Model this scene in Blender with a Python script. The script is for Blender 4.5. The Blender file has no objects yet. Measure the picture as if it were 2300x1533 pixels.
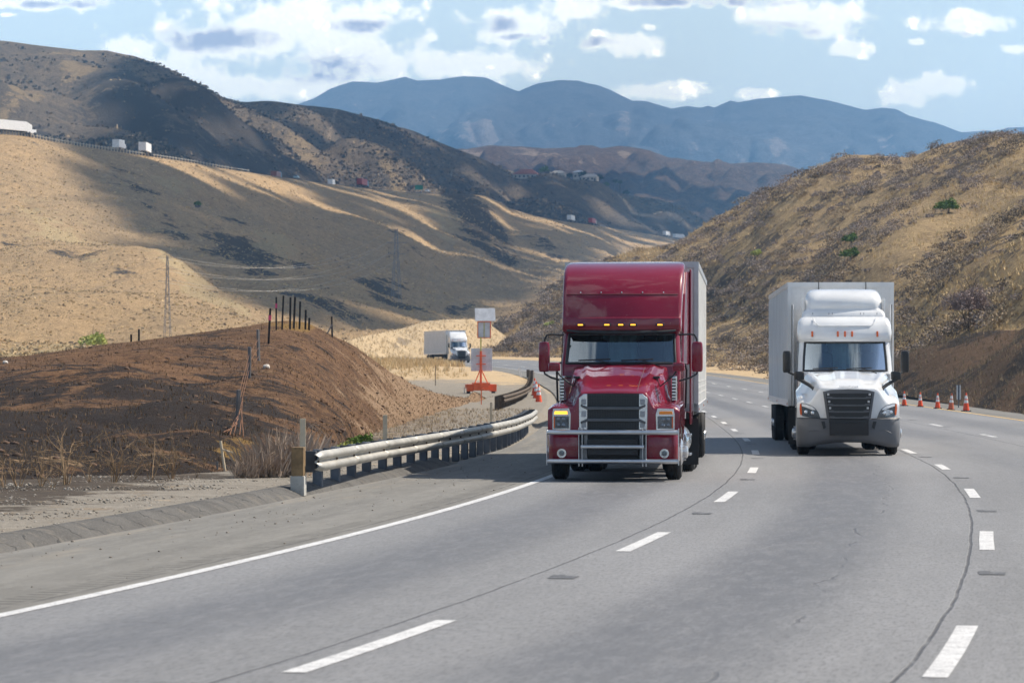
import bpy, bmesh, math, random
import numpy as np
from mathutils import Vector, Matrix, noise
R = math.radians
scn = bpy.context.scene
C = scn.collection
# ------------------------------------------------------------------ camera
F, CX, HY, CH = 7470.0, 1150.0, 826.0, 2.04
cam_d = bpy.data.cameras.new('camera'); cam = bpy.data.objects.new('camera', cam_d); C.objects.link(cam)
cam.location = (0, 0, CH); cam.rotation_euler = (R(90), 0, 0)
cam_d.sensor_width = 36; cam_d.lens = 36*F/2300
cam_d.shift_y = (HY-766.5)/2300
cam_d.clip_start = 0.5; cam_d.clip_end = 60000
cam_d.dof.use_dof = True; cam_d.dof.focus_distance = 66; cam_d.dof.aperture_fstop = 5.0
scn.camera = cam
def P(px, py, D):
    return Vector(((px-CX)/F*D, D, CH-(py-HY)/F*D))
# ------------------------------------------------------------------ sun + view
SAZ, SEL = R(68), R(50)
SV = Vector((math.sin(SAZ)*math.cos(SEL), math.cos(SAZ)*math.cos(SEL), math.sin(SEL)))
sd = bpy.data.lights.new('sun', 'SUN'); sun = bpy.data.objects.new('sun', sd); C.objects.link(sun)
sd.energy = 5.0; sd.angle = R(0.53); sd.color = (1, .91, .78)
sun.rotation_euler = SV.to_track_quat('Z', 'Y').to_euler(); sun.location = (200, 80, 300)
scn.view_settings.view_transform = 'Standard'; scn.view_settings.look = 'None'
scn.view_settings.exposure = 0.5; scn.view_settings.gamma = 1
scn.cycles.max_bounces = 6; scn.cycles.volume_bounces = 0; scn.cycles.transparent_max_bounces = 12
scn.cycles.sample_clamp_indirect = 6
# ------------------------------------------------------------------ node helpers
class S:
    """socket wrapper so node graphs read as arithmetic"""
    nt = None
    def __init__(s, k): s.k = k
    @staticmethod
    def m(op, *a, clamp=False):
        n = S.nt.nodes.new('ShaderNodeMath'); n.operation = op; n.use_clamp = clamp
        for i, v in enumerate(a):
            if isinstance(v, S): S.nt.links.new(v.k, n.inputs[i])
            else: n.inputs[i].default_value = v
        return S(n.outputs[0])
    def __add__(s, o): return S.m('ADD', s, o)
    __radd__ = __add__
    def __sub__(s, o): return S.m('SUBTRACT', s, o)
    def __rsub__(s, o): return S.m('SUBTRACT', o, s)
    def __mul__(s, o): return S.m('MULTIPLY', s, o)
    __rmul__ = __mul__
    def __truediv__(s, o): return S.m('DIVIDE', s, o)
    def clamp(s): return S.m('ADD', s, 0.0, clamp=True)
def node(t, ins=None, **kw):
    n = S.nt.nodes.new(t)
    for k, v in kw.items(): setattr(n, k, v)
    for k, v in (ins or {}).items():
        if isinstance(v, S): S.nt.links.new(v.k, n.inputs[k])
        else: n.inputs[k].default_value = v
    return n
def ramp01(x, a, b):
    n = node('ShaderNodeMapRange', {0: x, 1: a, 2: b}); n.interpolation_type = 'SMOOTHSTEP'
    return S(n.outputs[0])
def xyz(x, y, z): return S(node('ShaderNodeCombineXYZ', {0: x, 1: y, 2: z}).outputs[0])
def noi(vec, scale, detail=4, rough=.55, dist=0.0, w=None):
    n = node('ShaderNodeTexNoise', {'Vector': vec, 'Scale': scale, 'Detail': detail, 'Roughness': rough, 'Distortion': dist})
    return S(n.outputs[0])
def mixc(f, a, b, bt='MIX'):
    n = S.nt.nodes.new('ShaderNodeMix'); n.data_type = 'RGBA'; n.blend_type = bt
    for i, v in ((0, f), (6, a), (7, b)):
        if isinstance(v, S): S.nt.links.new(v.k, n.inputs[i])
        elif i == 0: n.inputs[i].default_value = v
        else: n.inputs[i].default_value = (*v, 1) if len(v) == 3 else v
    return S(n.outputs[2])
def attr(name): return S(S_n('ShaderNodeAttribute', attribute_name=name).outputs['Fac'])
def S_n(t, **kw): return node(t, None, **kw)
# ------------------------------------------------------------------ world: nishita sky + procedural cumulus by direction
W = bpy.data.worlds.new('World'); scn.world = W; W.use_nodes = True
nt = W.node_tree; nt.nodes.clear(); S.nt = nt
sky = node('ShaderNodeTexSky', sky_type='NISHITA'); sky.sun_disc = False
sky.sun_elevation = SEL; sky.sun_rotation = SAZ; sky.air_density = 1.0; sky.dust_density = 1.2; sky.ozone_density = 1.4
tc = node('ShaderNodeTexCoord'); sp = node('ShaderNodeSeparateXYZ', {0: S(tc.outputs['Generated'])})
dx, dy, dz = (S(sp.outputs[i]) for i in range(3))
ay = S.m('MAXIMUM', S.m('ABSOLUTE', dy), .05)
front = ramp01(dy, .2, .5)
u = dx/ay*7.47 + 1.15          # thousands of photo pixels, by direction
v = .826 - dz/ay*7.47
p = xyz(u, v, 0.0)
dirv = S(tc.outputs['Generated'])
n1 = noi(p, 4.2, 6, .62, .2); n2 = noi(xyz(u+7.3, v*1.2, 3.1), 15, 5, .6, .3)
BL = [(.66,.06,.30,.085),(.50,.10,.15,.055),(.80,.13,.20,.065),(.28,.13,.10,.07),(.40,.17,.14,.06),(1.05,.145,.18,.04),(.72,.19,.18,.035),(.52,.195,.2,.03),(.10,.01,.22,.02),
      (1.17,.06,.13,.045),(1.40,.10,.11,.035),(1.28,.02,.09,.04),(1.50,.005,.22,.018),(1.80,.04,.15,.055),(1.90,.11,.06,.02),(2.17,.05,.10,.032),(2.10,.19,.11,.030),(2.03,.215,.06,.025),(2.28,.11,.03,.015),
      (1.48,.205,.10,.022),(1.70,.21,.05,.013),(1.46,.062,.02,.009),(2.06,.095,.02,.009),(.02,.033,.03,.01),(.97,.085,.02,.012),(-.3,.1,.2,.06),(2.7,.1,.2,.05),(-.9,.0,.4,.1),(3.3,-.05,.3,.1),
      (.3,-.25,.4,.08),(1.3,-.3,.3,.06),(2.1,-.2,.35,.07)]
dens = None
for cx, cy, rx, ry in BL:
    n = node('ShaderNodeVectorMath', operation='SUBTRACT'); nt.links.new(p.k, n.inputs[0]); n.inputs[1].default_value = (cx, cy, 0)
    n2v = node('ShaderNodeVectorMath', operation='MULTIPLY'); nt.links.new(n.outputs[0], n2v.inputs[0]); n2v.inputs[1].default_value = (1/rx, 1/ry, 0)
    ln = node('ShaderNodeVectorMath', operation='LENGTH'); nt.links.new(n2v.outputs[0], ln.inputs[0])
    d = 1.0 - S(ln.outputs['Value'])
    dens = d if dens is None else S.m('SMOOTH_MAX', dens, d, .25)
DK = [(.47,.085,.13,.030),(.70,.155,.13,.030),(1.10,.055,.06,.018),(1.33,.095,.05,.012),(1.74,.075,.10,.028),(1.60,.005,.2,.012),(.16,.01,.13,.012),(2.13,.08,.05,.010),(1.17,.085,.05,.008),(.82,.06,.07,.015)]
dark = None
for cx, cy, rx, ry in DK:
    n = node('ShaderNodeVectorMath', operation='SUBTRACT'); nt.links.new(p.k, n.inputs[0]); n.inputs[1].default_value = (cx, cy, 0)
    n2v = node('ShaderNodeVectorMath', operation='MULTIPLY'); nt.links.new(n.outputs[0], n2v.inputs[0]); n2v.inputs[1].default_value = (1/rx, 1/ry, 0)
    ln = node('ShaderNodeVectorMath', operation='LENGTH'); nt.links.new(n2v.outputs[0], ln.inputs[0])
    d = 1.0 - S(ln.outputs['Value'])
    dark = d if dark is None else S.m('MAXIMUM', dark, d)
vor = node('ShaderNodeTexVoronoi', {'Vector': p, 'Scale': 16., 'Detail': 3., 'Roughness': .6, 'Smoothness': .5}, feature='SMOOTH_F1'); bil = .5-S(vor.outputs['Distance'])
cd = dens*1.1 + (n1-.5)*1.5 + (n2-.5)*1.0 + bil*.8 + .50
cmask = ramp01(cd, -.06, .50)*front
dm0 = dark*1.0 + (n1-.5)*1.7 + (n2-.5)*1.9
dmask = ramp01(dm0, -.35, .6)*.95
tex = ramp01(n2 + (n1-.5)*.6 + bil*.5, .34, .66)
nb = noi(dirv, 3.2, 6, .58, .2)
bmask = ramp01(nb, .50, .60)*(1.0-front)*ramp01(dz, .0, .12)
csh = mixc(tex, (1.8,1.75,1.55), (3.3,2.9,2.2)); csh = mixc(dmask, csh, (.55,.62,.80))
csh = mixc(ramp01(cd, .0, .8), (1.9,1.85,1.6), csh)
low = front*(1.0-ramp01(dz, .10, .22))
skyb = mixc(low*.85, S(node('ShaderNodeVectorMath', {0: S(sky.outputs[0]), 'Scale': .075}, operation='SCALE').outputs[0]), mixc(ramp01(dz, .02, .115), (1.85,1.85,1.6), (1.05,1.25,1.3)))
bgA = node('ShaderNodeBackground', {'Color': skyb, 'Strength': 1.0})
bgC = node('ShaderNodeBackground', {'Color': csh, 'Strength': 1.0})
bgB = node('ShaderNodeBackground', {'Color': (.80,.85,.92,1), 'Strength': .80})
m1 = node('ShaderNodeMixShader', {0: cmask}); nt.links.new(bgA.outputs[0], m1.inputs[1]); nt.links.new(bgC.outputs[0], m1.inputs[2])
m2 = node('ShaderNodeMixShader', {0: bmask}); nt.links.new(m1.outputs[0], m2.inputs[1]); nt.links.new(bgB.outputs[0], m2.inputs[2])
wo = node('ShaderNodeOutputWorld'); nt.links.new(m2.outputs[0], wo.inputs[0])
W.cycles.sampling_method = 'MANUAL'; W.cycles.sample_map_resolution = 512
# ------------------------------------------------------------------ materials
def newmat(name):
    m = bpy.data.materials.new(name); m.use_nodes = True; m.node_tree.nodes.clear(); S.nt = m.node_tree
    b = node('ShaderNodeBsdfPrincipled'); o = node('ShaderNodeOutputMaterial'); S.nt.links.new(b.outputs[0], o.inputs[0])
    return m, b
def setc(b, key, v):
    if isinstance(v, S): S.nt.links.new(v.k, b.inputs[key])
    else: b.inputs[key].default_value = (*v, 1) if isinstance(v, tuple) and len(v) == 3 else v
MATS = {}
def plain(name, col, rough=.5, metal=0., coat=0., var=.12, vs=3., bump=0., bs=60., spec=.5, dirt=None, emit=None):
    if name in MATS: return MATS[name]
    m, b = newmat(name)
    tcn = node('ShaderNodeTexCoord'); ob = S(tcn.outputs['Object'])
    nn = noi(ob, vs, 5, .6)
    f = (nn-.5)*2.0
    c = mixc(ramp01(nn, .3, .7), tuple(max(0, x*(1-var)) for x in col), tuple(min(1, x*(1+var)) for x in col))
    if dirt:
        dn = noi(ob, vs*2.7, 6, .7); c = mixc(ramp01(dn, .5, .75)*dirt[3], c, dirt[:3])
    setc(b, 'Base Color', c); setc(b, 'Roughness', S.m('ADD', (nn-.5)*.16, rough, clamp=True)); setc(b, 'Metallic', metal)
    setc(b, 'Coat Weight', coat); setc(b, 'Coat Roughness', .03); setc(b, 'Specular IOR Level', spec)
    if bump:
        bn = node('ShaderNodeBump', {'Height': noi(ob, bs, 3, .6), 'Strength': bump, 'Distance': .01}); setc(b, 'Normal', S(bn.outputs[0]))
    if emit: setc(b, 'Emission Color', emit[:3]); setc(b, 'Emission Strength', emit[3])
    MATS[name] = m
    return m
# ------------------------------------------------------------------ mesh helpers
class MB:
    def __init__(s): s.v = []; s.f = []; s.mi = []
    def add(s, vs, fs, mi=0):
        o = len(s.v); s.v += [tuple(q) for q in vs]; s.f += [tuple(i+o for i in f) for f in fs]; s.mi += [mi]*len(fs); return s
    def box(s, c, d, rot=None, mi=0):
        hx, hy, hz = d[0]/2, d[1]/2, d[2]/2
        vs = [Vector((x, y, z)) for x in (-hx, hx) for y in (-hy, hy) for z in (-hz, hz)]
        if rot is not None: vs = [rot @ q for q in vs]
        vs = [q+Vector(c) for q in vs]
        return s.add(vs, [(0,1,3,2),(4,6,7,5),(0,4,5,1),(2,3,7,6),(0,2,6,4),(1,5,7,3)], mi)
    def tube(s, pts, r, n=8, mi=0, caps=True):
        pts = [Vector(q) for q in pts]; rs = r if isinstance(r, (list, tuple)) else [r]*len(pts)
        vs = []; up = None
        for i, q in enumerate(pts):
            t = (pts[min(i+1, len(pts)-1)]-pts[max(i-1, 0)]).normalized()
            if up is None:
                up = Vector((0, 0, 1)) if abs(t.z) < .9 else Vector((1, 0, 0))
            a = t.cross(up).normalized(); b2 = a.cross(t).normalized(); up = b2
            for k in range(n):
                th = 2*math.pi*k/n; vs.append(q+(a*math.cos(th)+b2*math.sin(th))*rs[i])
        fs = [(i*n+k, i*n+(k+1) % n, (i+1)*n+(k+1) % n, (i+1)*n+k) for i in range(len(pts)-1) for k in range(n)]
        if caps: fs += [tuple(range(n-1, -1, -1)), tuple((len(pts)-1)*n+k for k in range(n))]
        return s.add(vs, fs, mi)
    def lathe(s, prof, n=32, axis='X', c=(0, 0, 0), mi=0):
        """prof: (along axis, radius)"""
        vs = []; c = Vector(c)
        for a, r in prof:
            for k in range(n):
                th = 2*math.pi*k/n; u_, w_ = r*math.cos(th), r*math.sin(th)
                vs.append(c+(Vector((a, u_, w_)) if axis == 'X' else Vector((u_, a, w_)) if axis == 'Y' else Vector((u_, w_, a))))
        fs = [(i*n+k, i*n+(k+1) % n, (i+1)*n+(k+1) % n, (i+1)*n+k) for i in range(len(prof)-1) for k in range(n)]
        return s.add(vs, fs, mi)
    def prism(s, poly, yf, off, th, mi=0):
        """poly in (x,z), laid on the surface y=yf(x,z), standing off towards -y"""
        n = len(poly)
        vs = [(x, yf(x, z)-off, z) for x, z in poly]+[(x, yf(x, z)+th, z) for x, z in poly]
        return s.add(vs, [tuple(range(n)), tuple(range(2*n-1, n-1, -1))]+[(i, i+n, (i+1) % n+n, (i+1) % n) for i in range(n)], mi)
    def grid(s, rows, mi=0, closed=False, skip=None):
        n = len(rows[0]); vs = [q for r_ in rows for q in r_]; fs = []
        for j in range(len(rows)-1):
            for i in range(n if closed else n-1):
                if skip and skip(j, i): continue
                fs.append((j*n+i, j*n+(i+1) % n, (j+1)*n+(i+1) % n, (j+1)*n+i))
        return s.add(vs, fs, mi)
    def build(s, name, mats, parent=None, smooth=35, bevel=0.):
        me = bpy.data.meshes.new(name); me.from_pydata(s.v, [], s.f)
        if not isinstance(mats, (list, tuple)): mats = [mats]
        for m in mats: me.materials.append(m)
        if len(mats) > 1: me.polygons.foreach_set('material_index', s.mi)
        bm = bmesh.new(); bm.from_mesh(me); bmesh.ops.recalc_face_normals(bm, faces=bm.faces[:]); bm.to_mesh(me); bm.free()
        if smooth:
            me.polygons.foreach_set('use_smooth', [True]*len(me.polygons)); me.set_sharp_from_angle(angle=R(smooth))
        o = bpy.data.objects.new(name, me); C.objects.link(o)
        if parent: o.parent = parent
        if bevel:
            b = o.modifiers.new('Bevel', 'BEVEL'); b.width = bevel; b.segments = 2; b.limit_method = 'ANGLE'; b.angle_limit = R(40)
        return o
def tag(o, label=None, cat=None, group=None, kind=None):
    if label: o['label'] = label
    if cat: o['category'] = cat
    if group: o['group'] = group
    if kind: o['kind'] = kind
    return o
def empty(name, loc, rz=0, **kw):
    o = bpy.data.objects.new(name, None); C.objects.link(o); o.location = loc; o.rotation_euler = (0, 0, rz); o.empty_display_size = .3
    return tag(o, **kw)
def copy_tree(o, parent=None):
    c = o.copy(); C.objects.link(c)
    if parent: c.parent = parent
    for ch in list(o.children): copy_tree(ch, c)
    return c
def npmesh(name, v, quads, mats, smooth=False, mi=None, attrs=None, tris=False):
    k = 3 if tris else 4
    me = bpy.data.meshes.new(name); v = np.asarray(v, np.float32); q = np.asarray(quads, np.int32)
    me.vertices.add(len(v)); me.vertices.foreach_set('co', v.ravel())
    me.loops.add(q.size); me.loops.foreach_set('vertex_index', q.ravel())
    me.polygons.add(len(q)); me.polygons.foreach_set('loop_start', np.arange(0, q.size, k, dtype=np.int32))
    me.polygons.foreach_set('loop_total', np.full(len(q), k, np.int32))
    if mi is not None: me.polygons.foreach_set('material_index', np.asarray(mi, np.int32))
    for m in (mats if isinstance(mats, (list, tuple)) else [mats]): me.materials.append(m)
    me.update(calc_edges=True)
    if smooth: me.polygons.foreach_set('use_smooth', np.ones(len(q), bool))
    for an, av in (attrs or {}).items():
        a = me.attributes.new(an, 'FLOAT', 'POINT'); a.data.foreach_set('value', np.asarray(av, np.float32).ravel())
    o = bpy.data.objects.new(name, me); C.objects.link(o)
    return o
def gquads(nr, nc):
    j, i = np.meshgrid(np.arange(nr-1), np.arange(nc-1), indexing='ij'); a = (j*nc+i).ravel()
    return np.stack([a, a+1, a+nc+1, a+nc], 1)
# ------------------------------------------------------------------ road alignment (lane line 1) and elevation
_Y = np.array([-40,0,15,22.3,26.8,37,41.3,50.6,55.2,65,78.6,93,110,136,180,250,350,430,500,600,700,800])
_X = np.array([-20,-7.6,-2.95,-1.31,-.43,1.26,1.99,3.18,3.75,4.72,5.8,6.6,7.3,8.3,9.3,9.4,5.2,-5.6,-19,-44,-76,-116.])
_Z = np.interp(_Y, [-40,130,200,270,350,420,500,700,800], [0,0,.15,.65,1.7,2.75,3.5,4.5,5.])
yy = np.arange(-40, 800.1, 1.0)
def gsm(a, s):
    k = np.exp(-.5*(np.arange(-3*s, 3*s+1)/s)**2); k /= k.sum()
    n_ = len(k)//2
    ap = np.concatenate([2*a[0]-a[n_:0:-1], a, 2*a[-1]-a[-2:-n_-2:-1]]); return np.convolve(ap, k, 'valid')
def _catm(x, xs, ys):
    m = np.gradient(ys, xs); i = np.clip(np.searchsorted(xs, x)-1, 0, len(xs)-2); h = xs[i+1]-xs[i]; t = (x-xs[i])/h
    return (2*t**3-3*t**2+1)*ys[i]+(t**3-2*t**2+t)*h*m[i]+(-2*t**3+3*t**2)*ys[i+1]+(t**3-t**2)*h*m[i+1]
xx = gsm(_catm(yy, _Y, _X), 8); zz = gsm(np.interp(yy, _Y, _Z), 20)
sl = np.gradient(xx, yy)
def tsh(Y, t): return t+(float(np.interp(Y, [6,40,54,71,87,106,150,200], [0,0,.03,.36,.58,.46,.1,0])) if t < -2.3 else 0)
def dt2(Y, t):
    w = max(0., 1-abs(t-7.4)/2.4); return float(np.interp(Y, [6,24,40,54,69,81,140], [.75,.52,.27,.20,.16,.05,0]))*w
def L1(Y): return float(np.interp(Y, yy, xx))
def RZ(Y): return float(np.interp(Y, yy, zz))
def RP(Y, t, dz=0.):
    """point at lateral offset t (0 = white edge line, 3.7 = first lane line) beside station Y"""
    k = float(np.interp(Y, yy, sl)); c = 1/math.sqrt(1+k*k)
    return Vector((L1(Y)+c*(t-3.7), Y-k*c*(t-3.7), RZ(Y)+dz))
def strip(name, ts, ys, dz, mat, dzs=None, sidefn=None):
    v = []; uv = []; s = 0; last = None
    for Y in ys:
        q = RP(Y, 0)
        s += 0 if last is None else (q-last).length
        last = q
        for j, t in enumerate(ts):
            v.append(RP(Y, tsh(Y, t), dz+(dzs[j] if dzs else 0))); uv.append((t-dt2(Y, t) if 5.1 < t < 9.7 else t, s))
    o = npmesh(name, np.array(v), gquads(len(ys), len(ts)), mat, smooth=True)
    ul = o.data.uv_layers.new(name='road'); li = np.empty(len(o.data.loops), np.int32); o.data.loops.foreach_get('vertex_index', li)
    ul.data.foreach_set('uv', np.array(uv, np.float32)[li].ravel())
    return o
# ------------------------------------------------------------------ road surface materials
def road_mat():
    m, b = newmat('concrete_lanes')
    uvn = node('ShaderNodeUVMap', uv_map='road'); sp = node('ShaderNodeSeparateXYZ', {0: S(uvn.outputs[0])}); t, s = S(sp.outputs[0]), S(sp.outputs[1])
    P3 = S(node('ShaderNodeTexCoord').outputs['Object'])
    big = noi(xyz(t*.5, s*.05, 0.), 1.0, 4); mid = noi(xyz(t*2.2, s*.35, 4.), 1., 5, .65); fine = noi(xyz(t*7., s*1.1, 0.), 1., 8, .88); grit = noi(xyz(t*30., s*5., 3.), 1., 5, .8)
    def band(c, w):     # worn, oil-darkened wheel/lane-centre track
        d = S.m('ABSOLUTE', t-c-(noi(xyz(0., s*.03, c), 1., 2)-.5)*.5); return 1.0-ramp01(d, w*.25, w)
    tr = band(1.75, 1.1)*.9+band(5.55, 1.15)*1.0+band(9.3, 1.1)*.55+band(12.9, 1.2)*.5
    tr = tr*(ramp01(mid, .25, .6)*.4+.6)
    col = mixc(ramp01(big, .3, .7), (.162,.163,.167), (.212,.213,.219))
    col = mixc(tr*.62, col, (.07,.071,.078))
    col = mixc(S.m('MULTIPLY', ramp01(fine, .46, .60), .26), col, (.30,.30,.31)); col = mixc(ramp01(grit, .50, .58)*.55, col, (.085,.085,.09))
    # longitudinal joints beside each lane line, wandering a little
    wig = (noi(xyz(s*.35, 0., 1.), 1., 4, .7)-.5)*.12
    cr = None
    for c, wd in ((3.40, .014), (7.24, .017), (10.75, .018), (-.12, .02)):
        d = S.m('ABSOLUTE', t-c-wig*(.9 if c == 7.24 else .7)); k = 1.0-ramp01(d, wd*.5, wd*1.6)
        k = k*ramp01(noi(xyz(s*1.3, c, 0.), 1., 3), .22, .5)
        cr = k if cr is None else S.m('MAXIMUM', cr, k)
    # transverse slab joints every 4.6 m, faint
    ph = S.m('FRACT', (s+t*.12)/4.6); d = S.m('ABSOLUTE', ph-.5)
    tj = (1.0-ramp01(d, .0012, .0045))*ramp01(noi(xyz(t*1.2, s*.2, 0.), 1., 3), .45, .62)*.55
    # one long wandering crack inside the second lane
    d = S.m('ABSOLUTE', t-6.1-(noi(xyz(s*.07, 3., 0.), 1., 5, .75)-.5)*1.6); lc = (1.0-ramp01(d, .006, .022))*ramp01(noi(xyz(s*.4, 9., 0.), 1., 2), .45, .6)*.6
    crk = S.m('MAXIMUM', S.m('MAXIMUM', cr, tj), lc)
    col = mixc(crk*.85, col, (.05,.05,.055))
    setc(b, 'Base Color', col); setc(b, 'Roughness', .72-tr*.12); setc(b, 'Specular IOR Level', .5)
    bn = node('ShaderNodeBump', {'Height': fine*.6+grit*.5-crk*2.0, 'Strength': .5, 'Distance': .012}); setc(b, 'Normal', S(bn.outputs[0]))
    return m
def shoulder_mat():
    m, b = newmat('asphalt_shoulder')
    uvn = node('ShaderNodeUVMap', uv_map='road'); sp = node('ShaderNodeSeparateXYZ', {0: S(uvn.outputs[0])}); t, s = S(sp.outputs[0]), S(sp.outputs[1])
    P3 = S(node('ShaderNodeTexCoord').outputs['Object'])
    big = noi(xyz(t*1.4, s*.07, 0.), 1.0, 5, .6); fine = noi(xyz(t*5., s*.9, 0.), 1., 8, .88); grit = noi(xyz(t*26., s*4., 3.), 1., 5, .8)
    col = mixc(ramp01(big, .3, .7), (.135,.130,.120), (.19,.183,.168))
    col = mixc(ramp01(fine, .42, .7)*.5, col, (.28,.27,.25)); col = mixc(ramp01(grit, .5, .7)*.4, col, (.09,.088,.084))
    dust = ramp01(noi(xyz(t*3., s*.25, 2.), 1., 5), .5, .75)*ramp01(t, -1.6, -2.9); col = mixc(dust*.5, col, (.34,.29,.22))
    # rumble dots and a broken edge beside the white line
    seg = S.m('FRACT', s/.30); rb = (1.0-ramp01(S.m('ABSOLUTE', seg-.5), .12, .26))*(1.0-ramp01(S.m('ABSOLUTE', t+.52), .10, .18))*ramp01(noi(xyz(s*.5, 0., 0.), 1., 2), .35, .55)
    ed = (1.0-ramp01(S.m('ABSOLUTE', t+.30-(noi(xyz(s*2., 0., 0.), 1., 4)-.5)*.10), .01, .045))*ramp01(noi(xyz(s*1.1, 4., 0.), 1., 3), .35, .55)
    mk = S.m('MAXIMUM', rb*.75, ed*.7); col = mixc(mk*.8, col, (.06,.058,.055))
    peb = node('ShaderNodeTexVoronoi', {'Vector': P3, 'Scale': 3.0}); pk = (1.0-ramp01(S(peb.outputs['Distance']), .04, .09)); col = mixc(pk*.8, col, (.06,.05,.04))
    setc(b, 'Base Color', col); setc(b, 'Roughness', .88); setc(b, 'Specular IOR Level', .3)
    bn = node('ShaderNodeBump', {'Height': fine*.6+grit*.5-mk*2., 'Strength': .55, 'Distance': .012}); setc(b, 'Normal', S(bn.outputs[0]))
    return m
def paint_mat(name, col, wear=.5):
    m, b = newmat(name); P3 = S(node('ShaderNodeTexCoord').outputs['Object'])
    n_ = noi(P3, 5, 7, .75); f = noi(P3, 40, 3, .7)
    c = mixc(ramp01(n_*.6+f*.4, .47, .58)*wear, col, (.33,.33,.34)); setc(b, 'Base Color', c); setc(b, 'Roughness', .7)
    return m
ys_near = list(np.arange(6, 140, .6))+list(np.arange(140, 800, 4.))
tag(strip('road', [0,.9,1.8,2.7,3.7,5,6.2,7.4,8.6,9.9,11.1,12.6,14,15.2], ys_near, 0, road_mat()), kind='structure')
tag(strip('road_shoulder', [-3.15,-2.4,-1.6,-.8,-.0], ys_near, -.004, shoulder_mat()), kind='structure')
tag(strip('inner_shoulder', [15.2,16.2,17.3,18.6], ys_near, -.008, shoulder_mat(), dzs=[.004,0,0,-.02]), kind='structure')
# markings: sheets 4 mm above the lanes
WP = paint_mat('road_paint_white', (.60,.60,.60), .85); YP = paint_mat('road_paint_yellow', (.72,.45,.12), .6)
mk = MB()
def dash(y0, y1, t, w=.16, tgt=mk, dz=.005, step=.7):
    n_ = max(2, int((y1-y0)/step)+1)
    tgt.grid([[RP(Y, t+dt2(Y, t)-w/2, dz), RP(Y, t+dt2(Y, t)+w/2, dz)] for Y in np.linspace(y0, y1, n_)])
dash(6, 798, .0, .15, step=2.)
d1 = [(7.8,12.2),(22.28,26.9),(37,41.3),(50.6,54.9),(64.6,68.2),(78.4,82.4),(92.6,96.6),(107,111),(121,125)]
d2 = [(8,12.6),(22.8,27.1),(37.9,42.1),(52.7,56.6),(67.1,70.6),(79.6,83.6),(94,98),(108.5,112.5),(123,127)]
d3 = [(8,12),(22,26),(37,41),(52,56),(67,71),(82,86),(98.5,102.5),(116.5,120.8),(134.5,138.8)]
for t, d, o in ((3.72, d1, 135.5), (7.42, d2, 137.5), (11.15, d3, 153)):
    for a, b_ in d: dash(a, b_, t, .17)
    Y = o
    while Y < 790: dash(Y, Y+4, t, .17); Y += 14.5
tag(mk.build('lane_markings', WP, smooth=0), kind='structure')
yl = MB(); dash(20, 798, 15.35, .16, yl, .004, 2.); tag(yl.build('median_line', YP, smooth=0), kind='structure')
rc = MB()
for t, Y0 in ((3.75, 32.6), (7.5, 33.9), (11.2, 30)):
    Y = Y0-14.6
    while Y < 160:
        dd = dt2(Y, t)
        for q in ((0, .42, .0, .26), (.28, .55, -.09, .12)):
            rc.grid([[RP(Y+a, t+dd+q[2]-q[3]/2, .006+q[0]*.004), RP(Y+a, t+dd+q[2]+q[3]/2, .006+q[0]*.004)] for a in (q[0], q[1])])
        Y += 14.2
tag(rc.build('marker_recesses', paint_mat('recess_dark', (.075,.078,.085), .3), smooth=0), kind='structure')
# asphalt curb (dike) along the near shoulder
def curb_mat():
    m, b = newmat('asphalt_curb'); P3 = S(node('ShaderNodeTexCoord').outputs['Object'])
    n_ = noi(P3, 1.2, 5); f = noi(P3, 30, 5, .75)
    uvn = node('ShaderNodeUVMap', uv_map='road'); sp = node('ShaderNodeSeparateXYZ', {0: S(uvn.outputs[0])}); t, s = S(sp.outputs[0]), S(sp.outputs[1])
    c = mixc(ramp01(n_, .3, .7), (.062,.058,.054), (.10,.095,.088)); c = mixc(ramp01(f, .47, .65)*.6, c, (.17,.16,.145))
    cr = (1.0-ramp01(S.m('ABSOLUTE', S.m('FRACT', (s+(noi(xyz(s*.8, t*3., 0.), 1., 3)-.5)*1.4)/.95)-.5), .01, .03)); c = mixc(cr*.8, c, (.03,.03,.03))
    dst = ramp01(noi(P3, 3., 5), .53, .72)*.35; c = mixc(dst, c, (.22,.19,.15))
    setc(b, 'Base Color', c); setc(b, 'Roughness', .9)
    bn = node('ShaderNodeBump', {'Height': f+n_-cr*1.5, 'Strength': .7, 'Distance': .02}); setc(b, 'Normal', S(bn.outputs[0])); return m
CM = curb_mat()
rng = np.random.default_rng(5)
def curb(y0, y1, name):
    ys = np.arange(y0, y1, .35); v = []; uv = []; s = 0
    for i, Y in enumerate(ys):
        e = min(1, (i)/6, (len(ys)-1-i)/5) if name == 'curb' else min(1, (len(ys)-1-i)/5)
        n_ = noise.noise(Vector((Y*.8, 0, 0)))*.02
        for t, z in ((-3.02+n_, -.006), (-3.10+n_, .05), (-3.30, .135+n_), (-3.42, .15+n_), (-3.52, .14), (-3.7, .04)):
            v.append(RP(Y, tsh(Y, t), z*e if z > 0 else z)); uv.append((t, s))
        s += .35
    o = npmesh(name, np.array(v), gquads(len(ys), 6), CM, smooth=True)
    ul = o.data.uv_layers.new(name='road'); li = np.empty(len(o.data.loops), np.int32); o.data.loops.foreach_get('vertex_index', li)
    ul.data.foreach_set('uv', np.array(uv, np.float32)[li].ravel()); tag(o, kind='structure')
curb(8, 71.5, 'kerb')
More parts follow.
